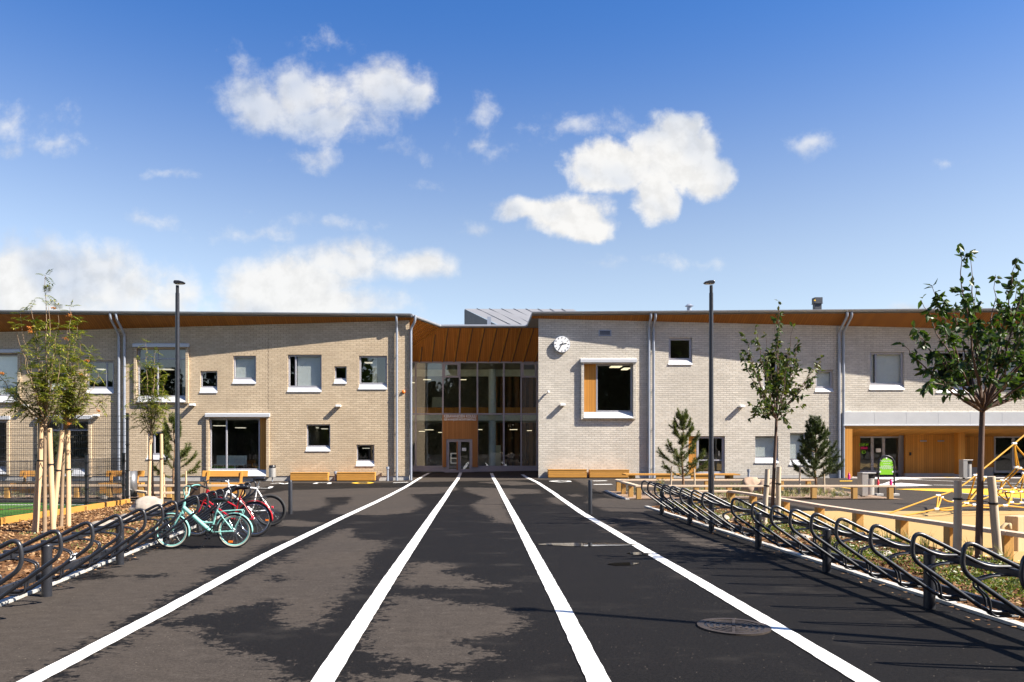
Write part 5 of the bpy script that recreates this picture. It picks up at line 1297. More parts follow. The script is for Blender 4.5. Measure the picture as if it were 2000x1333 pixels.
boulder(236, 1022, 54, 20, 'flat brownish boulder in the mulch, in front of the large pale one', M['stone_grey'], 2)
boulder(196, 1038, 62, 26, 'grey and cream boulder in the mulch nearest the left bike rack', M['stone_pale'], 3)
boulder(203, 975, 30, 10, 'small dark grey boulder beyond the mesh fence, beside the timber rail', M['stone_grey'], 4)
boulder(236, 975, 26, 14, 'reddish boulder at the foot of the tall steel bin', M['stone_red'], 5)
boulder(1468, 969, 46, 41, 'big reddish boulder in the pine planting, nearest the left', M['stone_red'], 6)
boulder(1502, 970, 44, 43, 'big pale brown boulder behind the tree stakes in the pine planting', M['stone_red'], 7)
boulder(1448, 969, 24, 10, 'small round pale boulder at the foot of the big reddish one', M['stone_pale'], 8)
boulder(1622, 965, 34, 14, 'low pink boulder right of the dense dark pine', M['stone_red'], 9)
boulder(1641, 970, 26, 11, 'small grey round boulder beside the rail post left of the steel bin', M['stone_grey'], 10)
boulder(1662, 970, 20, 6, 'tiny flat stone left of the slot hood bin', M['stone_grey'], 11)
boulder(1412, 1020, 44, 18, 'pale boulder under the far right bike racks, by the lamp pole', M['stone_pale'], 12)
boulder(1440, 1024, 30, 16, 'brownish boulder under the right bike racks, beside the pale one', M['stone_red'], 13)
boulder(1572, 1058, 50, 17, 'pale grey boulder among herbs under the near right racks', M['stone_pale'], 14)
boulder(1728, 1092, 60, 18, 'flat pale boulder among white flowers under the near right racks', M['stone_pale'], 15)

# ------------------------------------------------------------------ green arch sign, bottles, timber post, climbing net
p0, p1 = gp(1715.5, 968), gp(1746.5, 968); y = p0.y; xm = (p0.x+p1.x)/2; w = (p1.x-p0.x)/2; z = p0.z; zt = wz(891, y)
t = thing('arch_sign', (xm, y, z), 'green arched notice board in a black tube frame beside the steel bin', 'sign')
mb = MB(); mb.tube([(xm-w, y, z)] + arc((xm, y, zt-w), w, math.pi, 0, 14) + [(xm+w, y, z)], 0.028, 10); mb.build('frame', M['black'], t)
for e in (-w, w): mb = MB(); mb.obox((xm+e, y, z+0.03), (0.24, 0.24, 0.08)); mb.build('foot', M['concrete'], t, bevel=0.008)
zb0 = wz(927.5, y); n = 16; wi = w - 0.05; prof = [(xm-wi, zb0)] + [(xm+wi*math.cos(math.pi-math.pi*i/n), zt-w-0.02+wi*math.sin(math.pi*i/n)) for i in range(n+1)] + [(xm+wi, zb0)]
mb = MB(); k = len(prof); mb.add([(a, y-0.012, b_) for a, b_ in prof]+[(a, y+0.012, b_) for a, b_ in prof], [tuple(range(k)), tuple(range(2*k-1,k-1,-1))]+[(i,k+i,k+(i+1)%k,(i+1)%k) for i in range(k)]); bd = mb.build('board', M['green'], t)
mb = MB(); yf = y-0.016
for zz, ww in ((0.80,0.24),(0.73,0.17),(0.62,0.12),(0.52,0.10),(0.47,0.20),(0.42,0.26),(0.37,0.25),(0.32,0.16)):
    zq = zb0 + (zt-zb0)*zz*0.95; a = xm-ww
    while a < xm+ww:      # words of fine print, too small to read
        l = random.uniform(0.03,0.07); mb.box(a, min(a+l, xm+ww), yf, yf+0.003, zq, zq+0.011); a += l+0.015
mb.tube([(xm, yf+0.003, zb0+(zt-zb0)*0.88), (xm, yf, zb0+(zt-zb0)*0.88)], 0.03, 12)
for e in (-.22,.22): mb.tube([(xm+e, yf+0.003, zb0+0.1), (xm+e, yf, zb0+0.1)], 0.032, 12)
mb.build('lettering', M['white'], bd)
for e, f_ in ((-1,.45),(1,.45),(-1,.62),(1,.62)):
    mb = MB(); zz = zb0+(zt-zb0)*f_; mb.beam((xm+e*(wi-.02), y-0.02, zz), (xm+e*w, y-0.02, zz+0.03), 0.02, 0.012); mb.build('clip', M['black'], t)
def bottle(px, py, y, h, mat, label):
    c = at(px, py, y); r = h*0.17; t = thing('drink_bottle', c, label, 'bottle', 'bottles left on the rails')
    mb = MB(); mb.tube([c, c+V((0,0,h*0.62)), c+V((0,0,h*0.72)), c+V((0,0,h*0.78))], [r,r,r*0.75,r*0.5], 12); mb.build('body', mat, t)
    mb = MB(); mb.tube([c+V((0,0,h*0.785)), c+V((0,0,h))], [r*0.62,r*0.5], 12); mb.build('cap', mat, t)
zr = lambda x, y: G(x, y) + 0.457
for px, y, h, mat, lab in ((1740,24.55,0.21,M['pink'],'bright pink bottle on the rail under the green sign'), (1715,24.55,0.19,M['redplastic'],'red bottle on the rail beside the steel bin'), (1658,28.3,0.24,M['pink'],'pink bottle on the far rail right of the dark pine')):
    x = wx(px, y); q = V((x, y, zr(x, y))); t = thing('drink_bottle', q, lab, 'bottle', 'bottles left on the rails'); r = h*0.19
    mb = MB(); mb.tube([q, q+V((0,0,h*0.62)), q+V((0,0,h*0.72)), q+V((0,0,h*0.78))], [r,r,r*0.75,r*0.5], 12); mb.build('body', mat, t)
    mb = MB(); mb.tube([q+V((0,0,h*0.785)), q+V((0,0,h))], [r*0.62,r*0.5], 12); mb.build('cap', mat, t)
q0 = gp(1972, 1080); t = thing('timber_post', q0, 'thick pale timber post with a knotted rope by the playground rail', 'post'); x, y = q0.x, q0.y
mb = MB(); mb.hexa([(x,y+.12,-0.1),(x+.13,y,-0.1),(x+.48,y+.1,-0.1),(x+.36,y+.3,-0.1),(x,y+.12,.57),(x+.13,y,.57),(x+.48,y+.1,.575),(x+.36,y+.3,.575)]); mb.build('beam', M['stake'], t, bevel=0.012)
mb = MB(); mb.tube([V((x+.03,y+.05,0.42)), V((x-.05,y+.02,0.44)), V((x-.12,y,0.40)), V((x-.16,y-.02,0.32)), V((x-.2,y-.02,0.24)), V((x-.17,y,0.20))], [0.04,0.034,0.028,0.026,0.03,0.04], 10); mb.tube([V((x+.02,y+.03,0.44)), V((x-.03,y-.04,0.42)), V((x-.02,y-.03,0.38))], 0.03, 8); mb.tube([V((x-.18,y,.2)), V((x-.24,y-.03,.2))], 0.035, 8); mb.build('rope', M['manila'], t)
def net():
    t = thing('climbing_net', gp(1720,1010), 'yellow rope climbing net anchored in the beige playground surface', 'climbing net')
    n = {}
    def nd(k, px, py, y): n[k] = at(px, py, y)
    n['a0'] = gp(1718,1010); n['b0'] = gp(1741,1013)
    for k, px, py, y in (('a1',1832,968.5,18.7),('a2',1905,929,19.1),('a3',1981,867,19.6),('a4',2070,790,20.2),('b1',1829,995,18.2),('b2',1903,987,18.3),('b3',1963,988,18.5),('b4',2040,996,18.9),('b5',2110,1030,18.0),
        ('c1',1838,972,18.8),('c2',1864,980,19.2),('c3',1889,979,19.6),('c4',1887,984,18.9),('d1',1985,913,19.8),('d2',1991,915,19.9),('d3',2040,917,20.4),('e1',1957,939,19.9),('e2',1966,938,20.1),('e3',1924,933,19.5),('f1',1953,955,20.0),('f2',1946,962,20.1),('f3',1980,954,20.4),('f4',1976,962,20.2),('f5',1962,961,20.5),('g1',1993,961,20.5),('g2',2040,958,20.8),('h1',1975,982,19.8),('h2',1995,983,20.1),('h3',2050,985,20.3),('k1',2000,925,20.6),('k2',2060,900,20.9)): nd(k, px, py, y)
    ropes = [('a0','a1','a2','a3','a4'),('b0','b1','b2','b3','b4','b5'),('b1','c4','h1','h2','h3'),('a1','c1','c2','c3','e3'),('c1','b1'),('a1','b1'),('a2','e3','e1','e2'),('a3','d1'),('a3','d2'),('d1','e1','f1','f2'),('d2','e2','f1'),('d2','d3'),('a3','d3'),
             ('c3','a2'),('f2','f5','f4','g1','g2'),('f1','f3','g2'),('f2','c3'),('f4','b3'),('f3','k1','k2'),('g1','h2'),('f5','h1'),('f4','h1'),('f3','f4'),('e2','f3'),('c4','b2'),('e3','c4'),('f2','h1'),('g1','k1'),('g2','h3')]
    for rp in ropes:
        pts = []
        for a, b_ in zip(rp, rp[1:]):
            p, q = n[a], n[b_]; m = 6; sag = 0.0 if a[0] in 'ab' and b_[0] in 'ab' and a != 'a1' else 0.06*(q-p).length
            pts += [p.lerp(q, i/m) - V((0,0,sag*4*(i/m)*(1-i/m))) for i in range(m)]
        pts.append(n[rp[-1]]); mb = MB(); mb.tube(pts, 0.02, 7); mb.build('rope', M['yellow_rope'], t)
    for k, p in n.items():
        if k in ('a0','b0','a4','b5'): continue
        mb = MB(); mb.tube([p-V((0.05,0,0)), p+V((0.05,0,0))], 0.033, 8); mb.build('connector', M['white'], t)
    for k in ('a0','b0'): mb = MB(); mb.tube([n[k]-V((0,0,0.02)), n[k]+V((0,0,0.035))], 0.05, 8); mb.build('anchor', M['steel'], t)
    top = n['a4'] + V((1.6,0.8,1.6)); mb = MB(); mb.tube([n['a4'], top], 0.02, 7); mb.build('rope', M['yellow_rope'], t)
    mb = MB(); mb.tube([V((top.x, top.y, 0)), top], 0.07, 12); mb.build('mast', M['steel'], t)
net()
mb = MB()
for px, py in ((1735,1019),): pass
# ------------------------------------------------------------------ trees
def leaf(mb, p, d, l, w, up=None):
    """one folded leaf from p along d"""
    d = d.normalized(); s = d.cross(up if up else V((random.uniform(-1,1), random.uniform(-1,1), random.uniform(-.3,1))))
    if s.length < 1e-3: s = d.orthogonal()
    s.normalize(); n = s.cross(d); c = p + d*(l*0.42); dr = n*(-0.12*l)
    mb.add([p, c + s*(w/2) + n*(w*0.18), p + d*l + dr, c - s*(w/2) + n*(w*0.18), c + dr*0.1, p + d*l*0.75 + s*(w*0.3) + n*(w*.05) + dr*.4, p + d*l*0.75 - s*(w*0.3) + n*(w*.05) + dr*.4], [(0,4,1),(1,4,5),(4,2,5),(0,3,4),(3,6,4),(4,6,2)], 0, False)
def rvec(z=0): return V((random.gauss(0,1), random.gauss(0,1), random.gauss(0,1)*1.0 + z)).normalized()
def pinnate(mb, p, d, l):
    d = (d + V((0,0,0.1))).normalized(); s = d.cross(V((0,0,1)));
    if s.length < 1e-3: s = V((1,0,0))
    s.normalize(); n = 5
    for i in range(n):
        t = (i+1)/(n+0.3); q = p + d*(l*t) + V((0,0,-0.35*l*t*t))
        for e in (-1, 1): leaf(mb, q, (s*e + d*0.55 + V((0,0,-0.25))), l*0.44, l*0.15, up=V((0,0,1)))
    leaf(mb, p + d*l + V((0,0,-0.35*l)), d + V((0,0,-0.6)), l*0.4, l*0.15, up=V((0,0,1)))
def tree(name, label, cat, base, fork, tips, spread, leafm, barkm, r0, style, leaf_len, density, seed, group=None, start=0.12, trunk_mid=None):
    """base, fork: points; tips: list of (point, weight of leaves)"""
    random.seed(seed)
    t = thing(name, base, label, cat, group); wood_ = MB(); lv = MB(); br = MB()
    fk = V(fork); b0 = V(base) - V((0,0,0.1)); mid = b0.lerp(fk, 0.5) + V((random.uniform(-.02,.02), random.uniform(-.02,.02), 0)) 
    wood_.tube(bez(b0, mid, fk, 8), [r0*(1-0.35*i/8) for i in range(9)], 10, caps=False)
    tr = wood_.build('trunk', barkm, t)
    lb = MB()
    def leaves_at(p, d, k):
        for _ in range(k):
            if style == 'pinnate':
                e = (d*0.6 + rvec(0.25)*0.8); pinnate(lv, p, e, leaf_len*random.uniform(0.7,1.2))
            else:
                e = (d*0.35 + rvec()*0.75 + V((0,0,-0.55))); st = p + rvec()*0.015; leaf(lv, st, e, leaf_len*random.uniform(0.65,1.2), leaf_len*random.uniform(0.42,0.56))
    for tip, wgt in tips:
        tip = V(tip); d0 = tip - fk; st = fk + V((0,0, random.uniform(0.0, start)*d0.z if d0.z > 0 else 0))
        st = fk + (V((0,0,1))*random.uniform(-start, start*0.5)); outw = V((d0.x, d0.y, 0))
        c = st + outw*0.54 + V((0,0, max(0.05, d0.z*0.38)))
        if d0.z < 0.35: c = st + outw*0.5 + V((0,0,d0.z*0.5+0.14))
        n = 14; pts = bez(st, c, tip, n); pts = [pts[0]] + [p + rvec()*0.012*min(i, 8)/4 for i, p in enumerate(pts[1:], 1)]
        L = sum((a-b).length for a, b in zip(pts, pts[1:])); rr = r0*(0.25 + 0.1*random.random())*min(1.15, 0.45 + L/3)
        lb.tube(pts, [rr*(1-i/(n+0.6))+0.0025 for i in range(n+1)], 6, caps=False)
        step = 0.085; s = (0.34 if style == 'simple' else 0.2)*L
        while s < L:
            f = s/L*n; i = min(n-1, int(f)); p = pts[i].lerp(pts[i+1], f-i); tan = (pts[i+1]-pts[i]).normalized()
            side = rvec(); side = (side - tan*side.dot(tan)).normalized()
            if random.random() < 0.62*wgt and s < 0.93*L:
                tl = spread*random.uniform(0.35,1.0)*(1.05-0.65*s/L); dd = (tan*0.75 + side*0.85 + V((0,0,0.25))).normalized(); q = p + dd*tl + V((0,0,-0.05*tl))
                tp = bez(p, p + dd*tl*0.5 + V((0,0,0.06*tl)), q, 5); lb.tube(tp, [0.0055,0.005,0.0042,0.0035,0.003,0.002], 4, caps=False)
                for j in range(1, 6):
                    if random.random() < density: leaves_at(tp[j], dd, 1 if style == 'pinnate' else random.choice((1,2,2,3)))
            if random.random() < density*0.8*wgt: leaves_at(p, side, 1)
            s += step*random.uniform(0.7,1.4)
        leaves_at(tip, (pts[-1]-pts[-2]).normalized(), 3)
    lb.build('limbs', barkm, t); lv.build('crown', leafm, t)
    return t
def tips(lst, y, spread=0.45, seed=0):
    rnd = random.Random(seed); out = []
    for px, py, *w in lst: out.append((at(px, py, y + rnd.uniform(-spread, spread)), w[0] if w else 1.0))
    return out
y = 10.76
tree('cherry_tree', 'large young cherry tree with a wide dark leafy crown beside the near right racks', 'tree', (wx(1911,y), y, 0), at(1919,792,y),
     tips([(1872,478,0.9),(1893,500,.5),(1946,540,.8),(1985,505),(2030,530),(1762,672,.9),(1790,700,.8),(1800,585,.9),(1822,560,.8),(1843,640),(1860,600),(1905,560,.9),(1960,600),(2070,590),(2085,660),(2050,700),(2000,640),(1985,560),(2110,720),(1935,650,.8),(1815,745,.6),(2010,690,.8),(2060,770,.4),(1905,650,.7),(2000,560),(2040,620),(1975,730,.5),(1835,690,.9),(1785,640,.8)], y, 1.0, 1),
     0.36, M['leaf_dark'], M['bark'], 0.052, 'simple', 0.12, 1.0, 3, 'young cherry trees', 0.10)
y = 15.97
tree('cherry_tree', 'slim young cherry tree with an oval leafy crown between two stakes', 'tree', (wx(1506,y), y, 0), at(1517,812,y),
     tips([(1520,588,.9),(1513,625,.9),(1453,655,.9),(1475,640,.9),(1495,655),(1463,700),(1447,690,.6),(1548,640,.8),(1560,662,.9),(1604,700,.8),(1585,720),(1600,722,.6),(1470,735),(1480,760),(1560,715),(1540,690),(1525,700),(1505,720),(1570,790,.6),(1465,818,.6),(1480,800,.8),(1500,760),(1530,745),(1550,760,.8),(1540,830,.9),(1500,690),(1520,650),(1490,700),(1535,790,.7),(1468,790,.7),(1495,810,.6)], y, 0.85, 2),
     0.36, M['leaf_mid'], M['bark'], 0.042, 'simple', 0.115, 0.75, 5, 'young cherry trees', 0.12)
y = 14.2
tree('rowan_tree', 'tallest young rowan with yellowing leaves and a bare top shoot, between two leaning stakes', 'tree', (wx(87,y), y, 0), at(88,822,y),
     tips([(90,540,.45),(97,600,.8),(38,612,.4),(62,596,.8),(72,640,.9),(48,680,.8),(32,640,.3),(8,755,.5),(22,770,.5),(115,608,.7),(108,660,.9),(120,690),(60,720),(80,700),(100,720),(130,740),(40,740,.7),(-30,700,.5),(28,800,.3)], y, 0.8, 3),
     0.22, M['leaf_rowan'], M['rowan_bark'], 0.042, 'pinnate', 0.17, 0.76, 8, 'young rowan trees on the left', 0.15)
y = 15.6
tree('rowan_tree', 'bushy young rowan with orange berries, right of the tallest rowan', 'tree', (wx(119,y), y, 0), at(126,832,y),
     tips([(138,600,.9),(132,640),(150,628,.9),(160,655,.8),(155,700),(140,710),(178,690,.9),(186,700),(195,732,.8),(176,745),(160,760),(120,700,.8),(110,740,.8),(168,720),(205,780,.25),(145,670),(130,770,.7),(100,780,.5)], y, 0.8, 4),
     0.24, M['leaf_rowan'], M['rowan_bark'], 0.04, 'pinnate', 0.165, 0.8, 9, 'young rowan trees on the left', 0.15)
y = 21.5
tree('rowan_tree', 'smallest young rowan, standing beside the pale boulder and the street lamp', 'tree', (wx(299,y), y, 0), at(296,842,y),
     tips([(284,668,.8),(303,688,.8),(296,720),(270,705,.7),(252,720,.8),(265,750,.8),(312,720),(322,740,.9),(330,775,.7),(285,740),(300,760,.9),(315,770),(248,800,.35),(328,800,.5),(275,780,.7)], y, 0.8, 5),
     0.26, M['leaf_rowan'], M['rowan_bark'], 0.036, 'pinnate', 0.18, 0.68, 10, 'young rowan trees on the left', 0.2)
# berry bunches of the rowans
def berries(label, pts):
    for px, py, y in pts:
        mb = MB(); c = at(px, py, y)
        for _ in range(22):
            q = c + V((random.gauss(0,.024), random.gauss(0,.024), random.gauss(0,.014))); mb.tube([q-V((0,0,.009)), q, q+V((0,0,.009))], [0.003,0.0105,0.003], 5, caps=False)
        yield mb
for root, pts in (('rowan_tree', [(56,640,14.1),(60,648,14.2),(105,602,14.1),(3,730,14.2)]), ('rowan_tree.001', [(137,616,15.4),(143,640,15.5),(128,662,15.3),(158,732,15.5),(134,828,15.3),(192,803,15.5),(126,770,15.4),(170,705,15.5)])):
    o = bpy.data.objects[root]
    for mb in berries('', pts): mb.build('berries', M['berry'], o)

def pine(label, px, pyb, top, y, seed, dens, spreadpx, mat, group='young pines'):
    random.seed(seed); x = wx(px, y); z0 = G(x, y); zt = wz(top, y); h = zt - z0
    t = thing('pine_tree', (x, y, z0), label, 'tree', group); mb = MB()
    tp = [V((x + 0.03*math.sin(k*1.3+seed), y, z0 - 0.05 + (h-0.12)*k/8)) for k in range(9)]
    mb.tube(tp, [0.045*(1-k/9.5)+0.004 for k in range(9)], 8, caps=False); lim = MB(); nd = MB()
    def tuft(p, d, l, n):
        d = d.normalized()
        for _ in range(n):
            s = random.random(); q = p + d*(l*s); e = (d*0.75 + rvec()*0.85).normalized(); ln = random.uniform(0.07,0.13)
            a = e.cross(rvec()).normalized()*0.006; nd.add([q-a, q+a, q+e*ln], [(0,1,2)])
    R_ = spreadpx*y/F; k = 0; zz = 0.22*h
    while zz < h*0.93:
        f = zz/h; n = 7 if dens > 0.9 else 4; a0 = random.uniform(0,6.28)
        for j in range(n):
            if random.random() > dens + 0.12: continue
            a = a0 + j*2*math.pi/n + random.uniform(-.3,.3); ln = R_*(1.05-f)**0.75*random.uniform(0.7,1.1); st = V((x, y, z0+zz))
            up = 0.25 + 0.9*f; d = V((math.cos(a), math.sin(a), up)).normalized(); en = st + d*ln + V((0,0,0.12*ln)); md = st + V((math.cos(a), math.sin(a), up*0.5))*ln*0.5
            pts = bez(st, md, en, 6); lim.tube(pts, [0.013*(1-i/7)+0.003 for i in range(7)], 5, caps=False)
            for i in range(2, 7): tuft(pts[i-1], pts[i]-pts[i-1], (pts[i]-pts[i-1]).length, 60 if i < 5 else 95)
            tuft(pts[-1], pts[-1]-pts[-2] + V((0,0,.1)), 0.18, 90)
            for i in (3, 4, 5):
                for s in (-1, 1):
                    if random.random() < 0.75:
                        dv = (pts[i]-pts[i-1]).normalized(); sd = V((-dv.y, dv.x, 0.25))*s; e = (dv*0.8 + sd*0.7).normalized(); sl = ln*random.uniform(0.2,0.34)
                        lim.tube([pts[i], pts[i]+e*sl], [0.006,0.003], 4, caps=False); tuft(pts[i]+e*sl*0.3, e, sl*0.95, 120)
        zz += h*random.uniform(0.10,0.125)
    tuft(V((x,y,zt-0.42)), V((0,0,1)), 0.42, 190)
    for j in range(5): a = j*1.256; d = V((math.cos(a)*.5, math.sin(a)*.5, 0.9)); lim.tube([V((x,y,zt-0.34)), V((x,y,zt-0.34))+d*0.2], [0.006,0.003], 4, caps=False); tuft(V((x,y,zt-0.34))+d*0.05, d, 0.2, 70)
    mb.build('trunk', M['pine_bark'], t); lim.build('limbs', M['pine_bark'], t); nd.build('crown', mat, t)
pine('sparse young pine in the planting, left of the right street lamp', 1333, 960, 805, 26.6, 31, 0.78, 62, M['needle'])
pine('dense dark young pine in the planting, left of the canopy entrance', 1593, 963, 821, 26.9, 32, 1.0, 58, M['needle_dark'])
pine('open young pine behind the left street lamp pole', 340, 960, 808, 25.6, 33, 0.72, 54, M['needle'])
pine('young pine seen through the mesh behind the tallest rowan', 108, 960, 852, 25.7, 34, 0.8, 34, M['needle'])

# stakes
def stake(p, q, r, mat, label, group, tie=None, tie_to=None):
    p, q = V(p), V(q); t = thing('tree_stake', p, label, 'stake', group); mb = MB()
    k = 6; mb.tube([p.lerp(q, i/k) + V((random.uniform(-.004,.004), random.uniform(-.004,.004), 0)) for i in range(k+1)], [r*(1.0-0.12*i/k) for i in range(k+1)], 12); mb.build('pole', mat, t)
    if tie:
        c = p.lerp(q, tie); ax = (q-p).normalized(); mb = MB(); mb.tube([c-ax*0.014, c+ax*0.014], r*0.98+0.006, 12)
        if tie_to is not None: mb.tube(bez(c, c.lerp(V(tie_to), .5)+V((0,-0.02,0.0)), V(tie_to), 6), 0.007, 5)
        mb.build('tie', M['black'], t)
def gy(px, y): x = wx(px, y); return V((x, y, G(x, y)))
SG = 'stakes of the rowan trees'
stake(gy(68,14.35), at(83,824,14.35), 0.058, M['stake'], 'leftmost pale stake, leaning towards the tallest rowan', SG, 0.66, at(86,921,14.2))
stake(gy(104,14.6), at(96.5,837,14.6), 0.052, M['stake'], 'orange-tinted upright stake right of the tallest rowan', SG, 0.66, at(90,922,14.2))
stake(gy(103,15.4), at(121,841,15.4), 0.05, M['stake'], 'leaning stake just left of the bushy rowan with berries', SG, 0.6, at(120,926,15.6))
stake(gy(134,15.7), at(132.5,840,15.7), 0.05, M['stake'], 'upright stake just right of the bushy rowan with berries', SG, 0.6, at(121,926,15.6))
stake(gy(290.5,21.3), at(293.5,851,21.3), 0.052, M['stake'], 'pale stake left of the smallest rowan, before the pale boulder', SG, 0.66, at(298,918,21.5))
stake(gy(315.5,21.4), at(315,848,21.4), 0.05, M['stake'], 'pale stake right of the smallest rowan, beside the lamp pole', SG, 0.66, at(300,918,21.5))
SG = 'stakes of the cherry trees'
stake(gy(1492,15.8), at(1499,917,15.8), 0.055, M['stake_grey'], 'weathered stake left of the slim cherry tree', SG, 0.72, at(1507,943,15.97))
stake(gy(1519,15.9), at(1521,912,15.9), 0.055, M['stake_grey'], 'weathered stake right of the slim cherry tree', SG, 0.72, at(1509,943,15.97))
stake(gy(1869,10.9), at(1871,939,10.9), 0.056, M['stake_grey'], 'weathered upright stake left of the large cherry tree', SG, 0.78, at(1913,978,10.76))
stake(gy(1951,10.7), at(1936,931,10.7), 0.058, M['stake_grey'], 'weathered stake right of the large cherry tree, leaning towards it', SG, 0.7, at(1914,978,10.76))
SG = 'small stakes of the pines'
for px, tx, top, y, lab in ((1309,1312,911,26.4,'thin stake left of the sparse pine'),(1357,1356,916,26.4,'thin stake right of the sparse pine'),(1561,1563,912,26.6,'thin reddish stake left of the dense dark pine'),(1610,1609,908,26.6,'thin stake right of the dense dark pine'),(321,320,923,25.4,'thin stake left of the pine behind the left lamp'),(364,363,920,25.4,'thin stake right of the pine behind the left lamp')):
    stake(gy(px, y), at(tx, top, y), 0.032, M['stake_grey'] if px > 1000 else M['stake'], lab, SG)

# ------------------------------------------------------------------ loose ground stuff: chips, herbs, grass
def inside_bed(xl, xr, y0, y1, n, bias=1.0):
    for _ in range(n):
        y = y0 + (y1-y0)*random.random()**bias; a, b = xl(y), xr(y); u = random.random(); yield a + (b-a)*u, y, u
random.seed(5)
def chips(xl, xr, y0, y1, n, a):
    mb = MB(); f = mound(a)
    for x, y, u in inside_bed(xl, xr, y0, y1, n, 1.5):
        z = G(x, y) + f(x, y, u) + random.uniform(0.0, 0.018); l = random.uniform(0.02,0.055); w = random.uniform(0.008,0.022)
        d = V((random.gauss(0,1), random.gauss(0,1), random.gauss(0,.35))).normalized(); s = d.cross(V((random.gauss(0,.4), random.gauss(0,.4), 1))).normalized(); c = V((x, y, z)); t = d.cross(s)*0.004
        mb.add([c-d*l-s*w+t, c+d*l-s*w*.6+t, c+d*l*.9+s*w+t, c-d*l*.8+s*w*.8+t], [(0,1,2,3)])
    mb.build('wood_chips', M['chip'], kind='stuff')
chips(lambda y: -10.1, lambda y: LK(y)-KW, 5, 22.5, 17000, 0.09)
chips(lambda y: RK(y)+KW, RF, 4, 21.2, 15000, 0.07)
mb = MB()     # a few chips that strayed onto kerb and asphalt
for x, y, u in list(inside_bed(lambda y: RK(y)-0.3, lambda y: RK(y)+0.1, 5, 18, 160)) + list(inside_bed(lambda y: LK(y)-0.05, lambda y: LK(y)+0.25, 6, 18, 120)):
    l = random.uniform(0.008,0.028); a = random.uniform(0,6.3); d = V((math.cos(a), math.sin(a), 0))*l; s = V((-d.y, d.x, 0))*0.4; c = V((x, y, G(x,y)+0.04 if abs(x-RK(y)-.06) < .08 or abs(x-LK(y)+.06) < .08 else G(x,y)+0.012)); mb.add([c-d-s, c+d-s, c+d*.8+s+V((0,0,.006)), c-d*.7+s], [(0,1,2,3)])
mb.build('wood_chips', M['chip'], kind='stuff')
def herbs(xl, xr, y0, y1, n, per, size, mat, flowers, name, hmax=0.2, umin=0.0, umax=1.0, bias=1.0):
    mb = MB(); fl = MB()
    for x, y, u in inside_bed(xl, xr, y0, y1, n, bias):
        if not umin < u < umax or mnoise.noise((x*0.7, y*0.5, size*40)) < -0.12: continue
        h = hmax*random.uniform(0.5,1.1); rad = h*random.uniform(0.8,1.5); z = G(x, y) + 0.02
        for _ in range(int(per*random.uniform(0.6,1.2))):
            a = random.uniform(0,6.28); r = rad*math.sqrt(random.random()); q = V((x+r*math.cos(a), y+r*math.sin(a), z + h*(1-(r/rad)**2)*random.uniform(0.35,1.0)))
            leaf(mb, q, rvec(0.5), size*random.uniform(0.6,1.3), size*0.55)
        if flowers and random.random() < flowers:
            for _ in range(random.randint(1,4)):
                a = random.uniform(0,6.28); r = rad*random.random()*0.9; q = V((x+r*math.cos(a), y+r*math.sin(a), z+h*1.02)); k = random.uniform(0.016,0.024)
                for e in range(5): b_ = e*1.257; leaf(fl, q, V((math.cos(b_), math.sin(b_)-.3, 0.5)), k, k*0.9, up=V((0,0,1)))
    mb.build(name, mat, kind='stuff')
    if flowers: fl.build('white_flowers', M['flower'], kind='stuff')
random.seed(11)
herbs(lambda y: RK(y)+0.45, lambda y: RF(y)-0.5, 4.5, 20.5, 760, 36, 0.046, M['herb'], 0.45, 'ground_cover', 0.24, bias=1.25)
herbs(lambda y: -9.9, lambda y: LK(y)-0.3, 6, 21, 560, 20, 0.04, M['herb'], 0.03, 'ground_cover', 0.15, 0.35, 1.0)
herbs(lambda y: 5.4, lambda y: 12.8, 25.0, 28.0, 150, 26, 0.05, M['sage'], 0, 'ground_cover', 0.22)
herbs(lambda y: -25, lambda y: -8, 25.0, 25.8, 110, 26, 0.05, M['sage'], 0, 'ground_cover', 0.24)
def grass(xl, xr, y0, y1, n, hh, mat):
    mb = MB()
    for x, y, u in inside_bed(xl, xr, y0, y1, n):
        z = G(x, y) + 0.01
        for _ in range(random.randint(10,22)):
            a = random.uniform(0,6.28); h = hh*random.uniform(0.5,1.2); d = V((math.cos(a), math.sin(a), 0)); s = V((-d.y, d.x, 0))*0.004; p = V((x, y, z)) + d*0.03*random.random()
            m_ = p + d*h*0.18 + V((0,0,h*0.6)); e = p + d*h*0.5 + V((0,0,h*0.95)); mb.add([p-s, p+s, m_+s*.8, m_-s*.8, e], [(0,1,2,3),(3,2,4)])
    mb.build('grass_tufts', mat, kind='stuff')
grass(lambda y: RF(y)-0.55, lambda y: RF(y)-0.12, 5, 21, 90, 0.30, M['grassb'])
grass(lambda y: 6.5, lambda y: 12.8, 24.9, 28.0, 120, 0.26, M['grassb'])
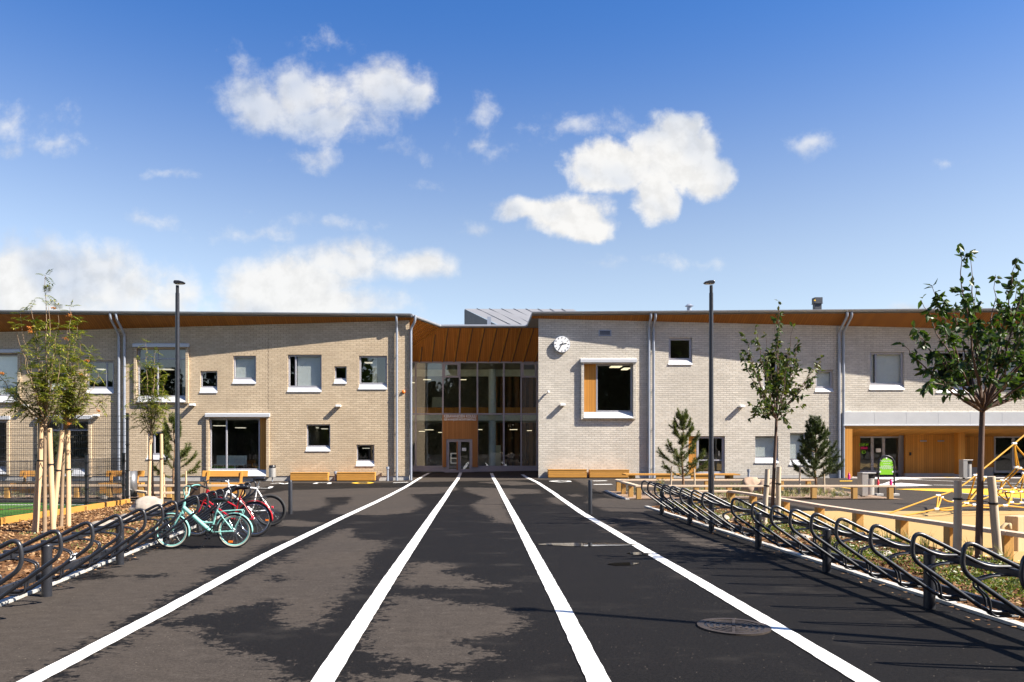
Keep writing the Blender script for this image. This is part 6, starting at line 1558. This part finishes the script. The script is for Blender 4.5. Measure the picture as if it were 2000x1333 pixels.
# small shrubs in the pine planting
def shrub(px, y, top, wpx, label, mat):
    x = wx(px, y); z = G(x, y); h = wz(top, y)-z; t = thing('small_shrub', (x, y, z), label, 'shrub', 'small grey-green shrubs'); lb = MB(); lv = MB()
    for _ in range(16):
        a = random.uniform(0,6.28); e = V((x+wpx*y/F*0.5*math.cos(a)*random.random(), y+0.25*math.sin(a), z+h*random.uniform(0.5,1.0))); lb.tube([V((x,y,z)), V((x,y,z)).lerp(e,.5)+V((0,0,.05)), e], [0.008,0.006,0.003], 4, caps=False)
        for _ in range(26): leaf(lv, V((x,y,z+.05)).lerp(e, random.uniform(0.35,1.0)) + rvec()*0.05, rvec(0.4), 0.05, 0.024)
    lb.build('stems', M['pine_bark'], t); lv.build('foliage', mat, t)
shrub(1290, 26.2, 934, 20, 'small grey-green shrub left of the sparse pine', M['sage'])
shrub(1405, 26.4, 946, 22, 'small grey-green shrub right of the lamp pole in the pine planting', M['sage'])
shrub(1437, 26.0, 940, 28, 'larger grey-green shrub left of the big reddish boulder', M['sage'])
shrub(1575, 26.3, 944, 24, 'low grey-green shrub at the foot of the dense dark pine', M['sage'])
shrub(165, 25.5, 940, 20, 'thin shrub behind the mesh, between rail posts', M['sage'])
shrub(405, 25.3, 938, 14, 'thin pale shrub in front of the bench behind the bicycles', M['sage'])

# unseen wood behind the viewer, tree heights shaped for what the windows mirror
random.seed(77); mb = MB()
for k in range(66):
    x = -75 + k*2.6 + random.uniform(-1.2,1.2); y = -34 + random.uniform(-7,5); h = random.uniform(20,27) if x > -37 else random.uniform(8,13)
    if -17 < x < -4: h = random.uniform(8,12)  # kept low so the upper windows mirror sky
    mb.tube([(x,y,0),(x,y,h*0.7)], [0.2,0.06], 6)
    for _ in range(int(95*h)):
        a = random.uniform(0,6.28); f = random.random(); rr = min(h,13)*0.30*math.sqrt(random.random())*(1.2-0.95*abs(f-0.4)); q = V((x+rr*math.cos(a), y+rr*math.sin(a), h*(0.04+0.96*f))); d_ = rvec(); s_ = d_.orthogonal().normalized()*0.36; d_ *= 0.42; mb.add([q-d_, q+s_, q+d_, q-s_], [(0,1,2,3)])
mb.build('distant_wood', M['wood_far'], kind='stuff')
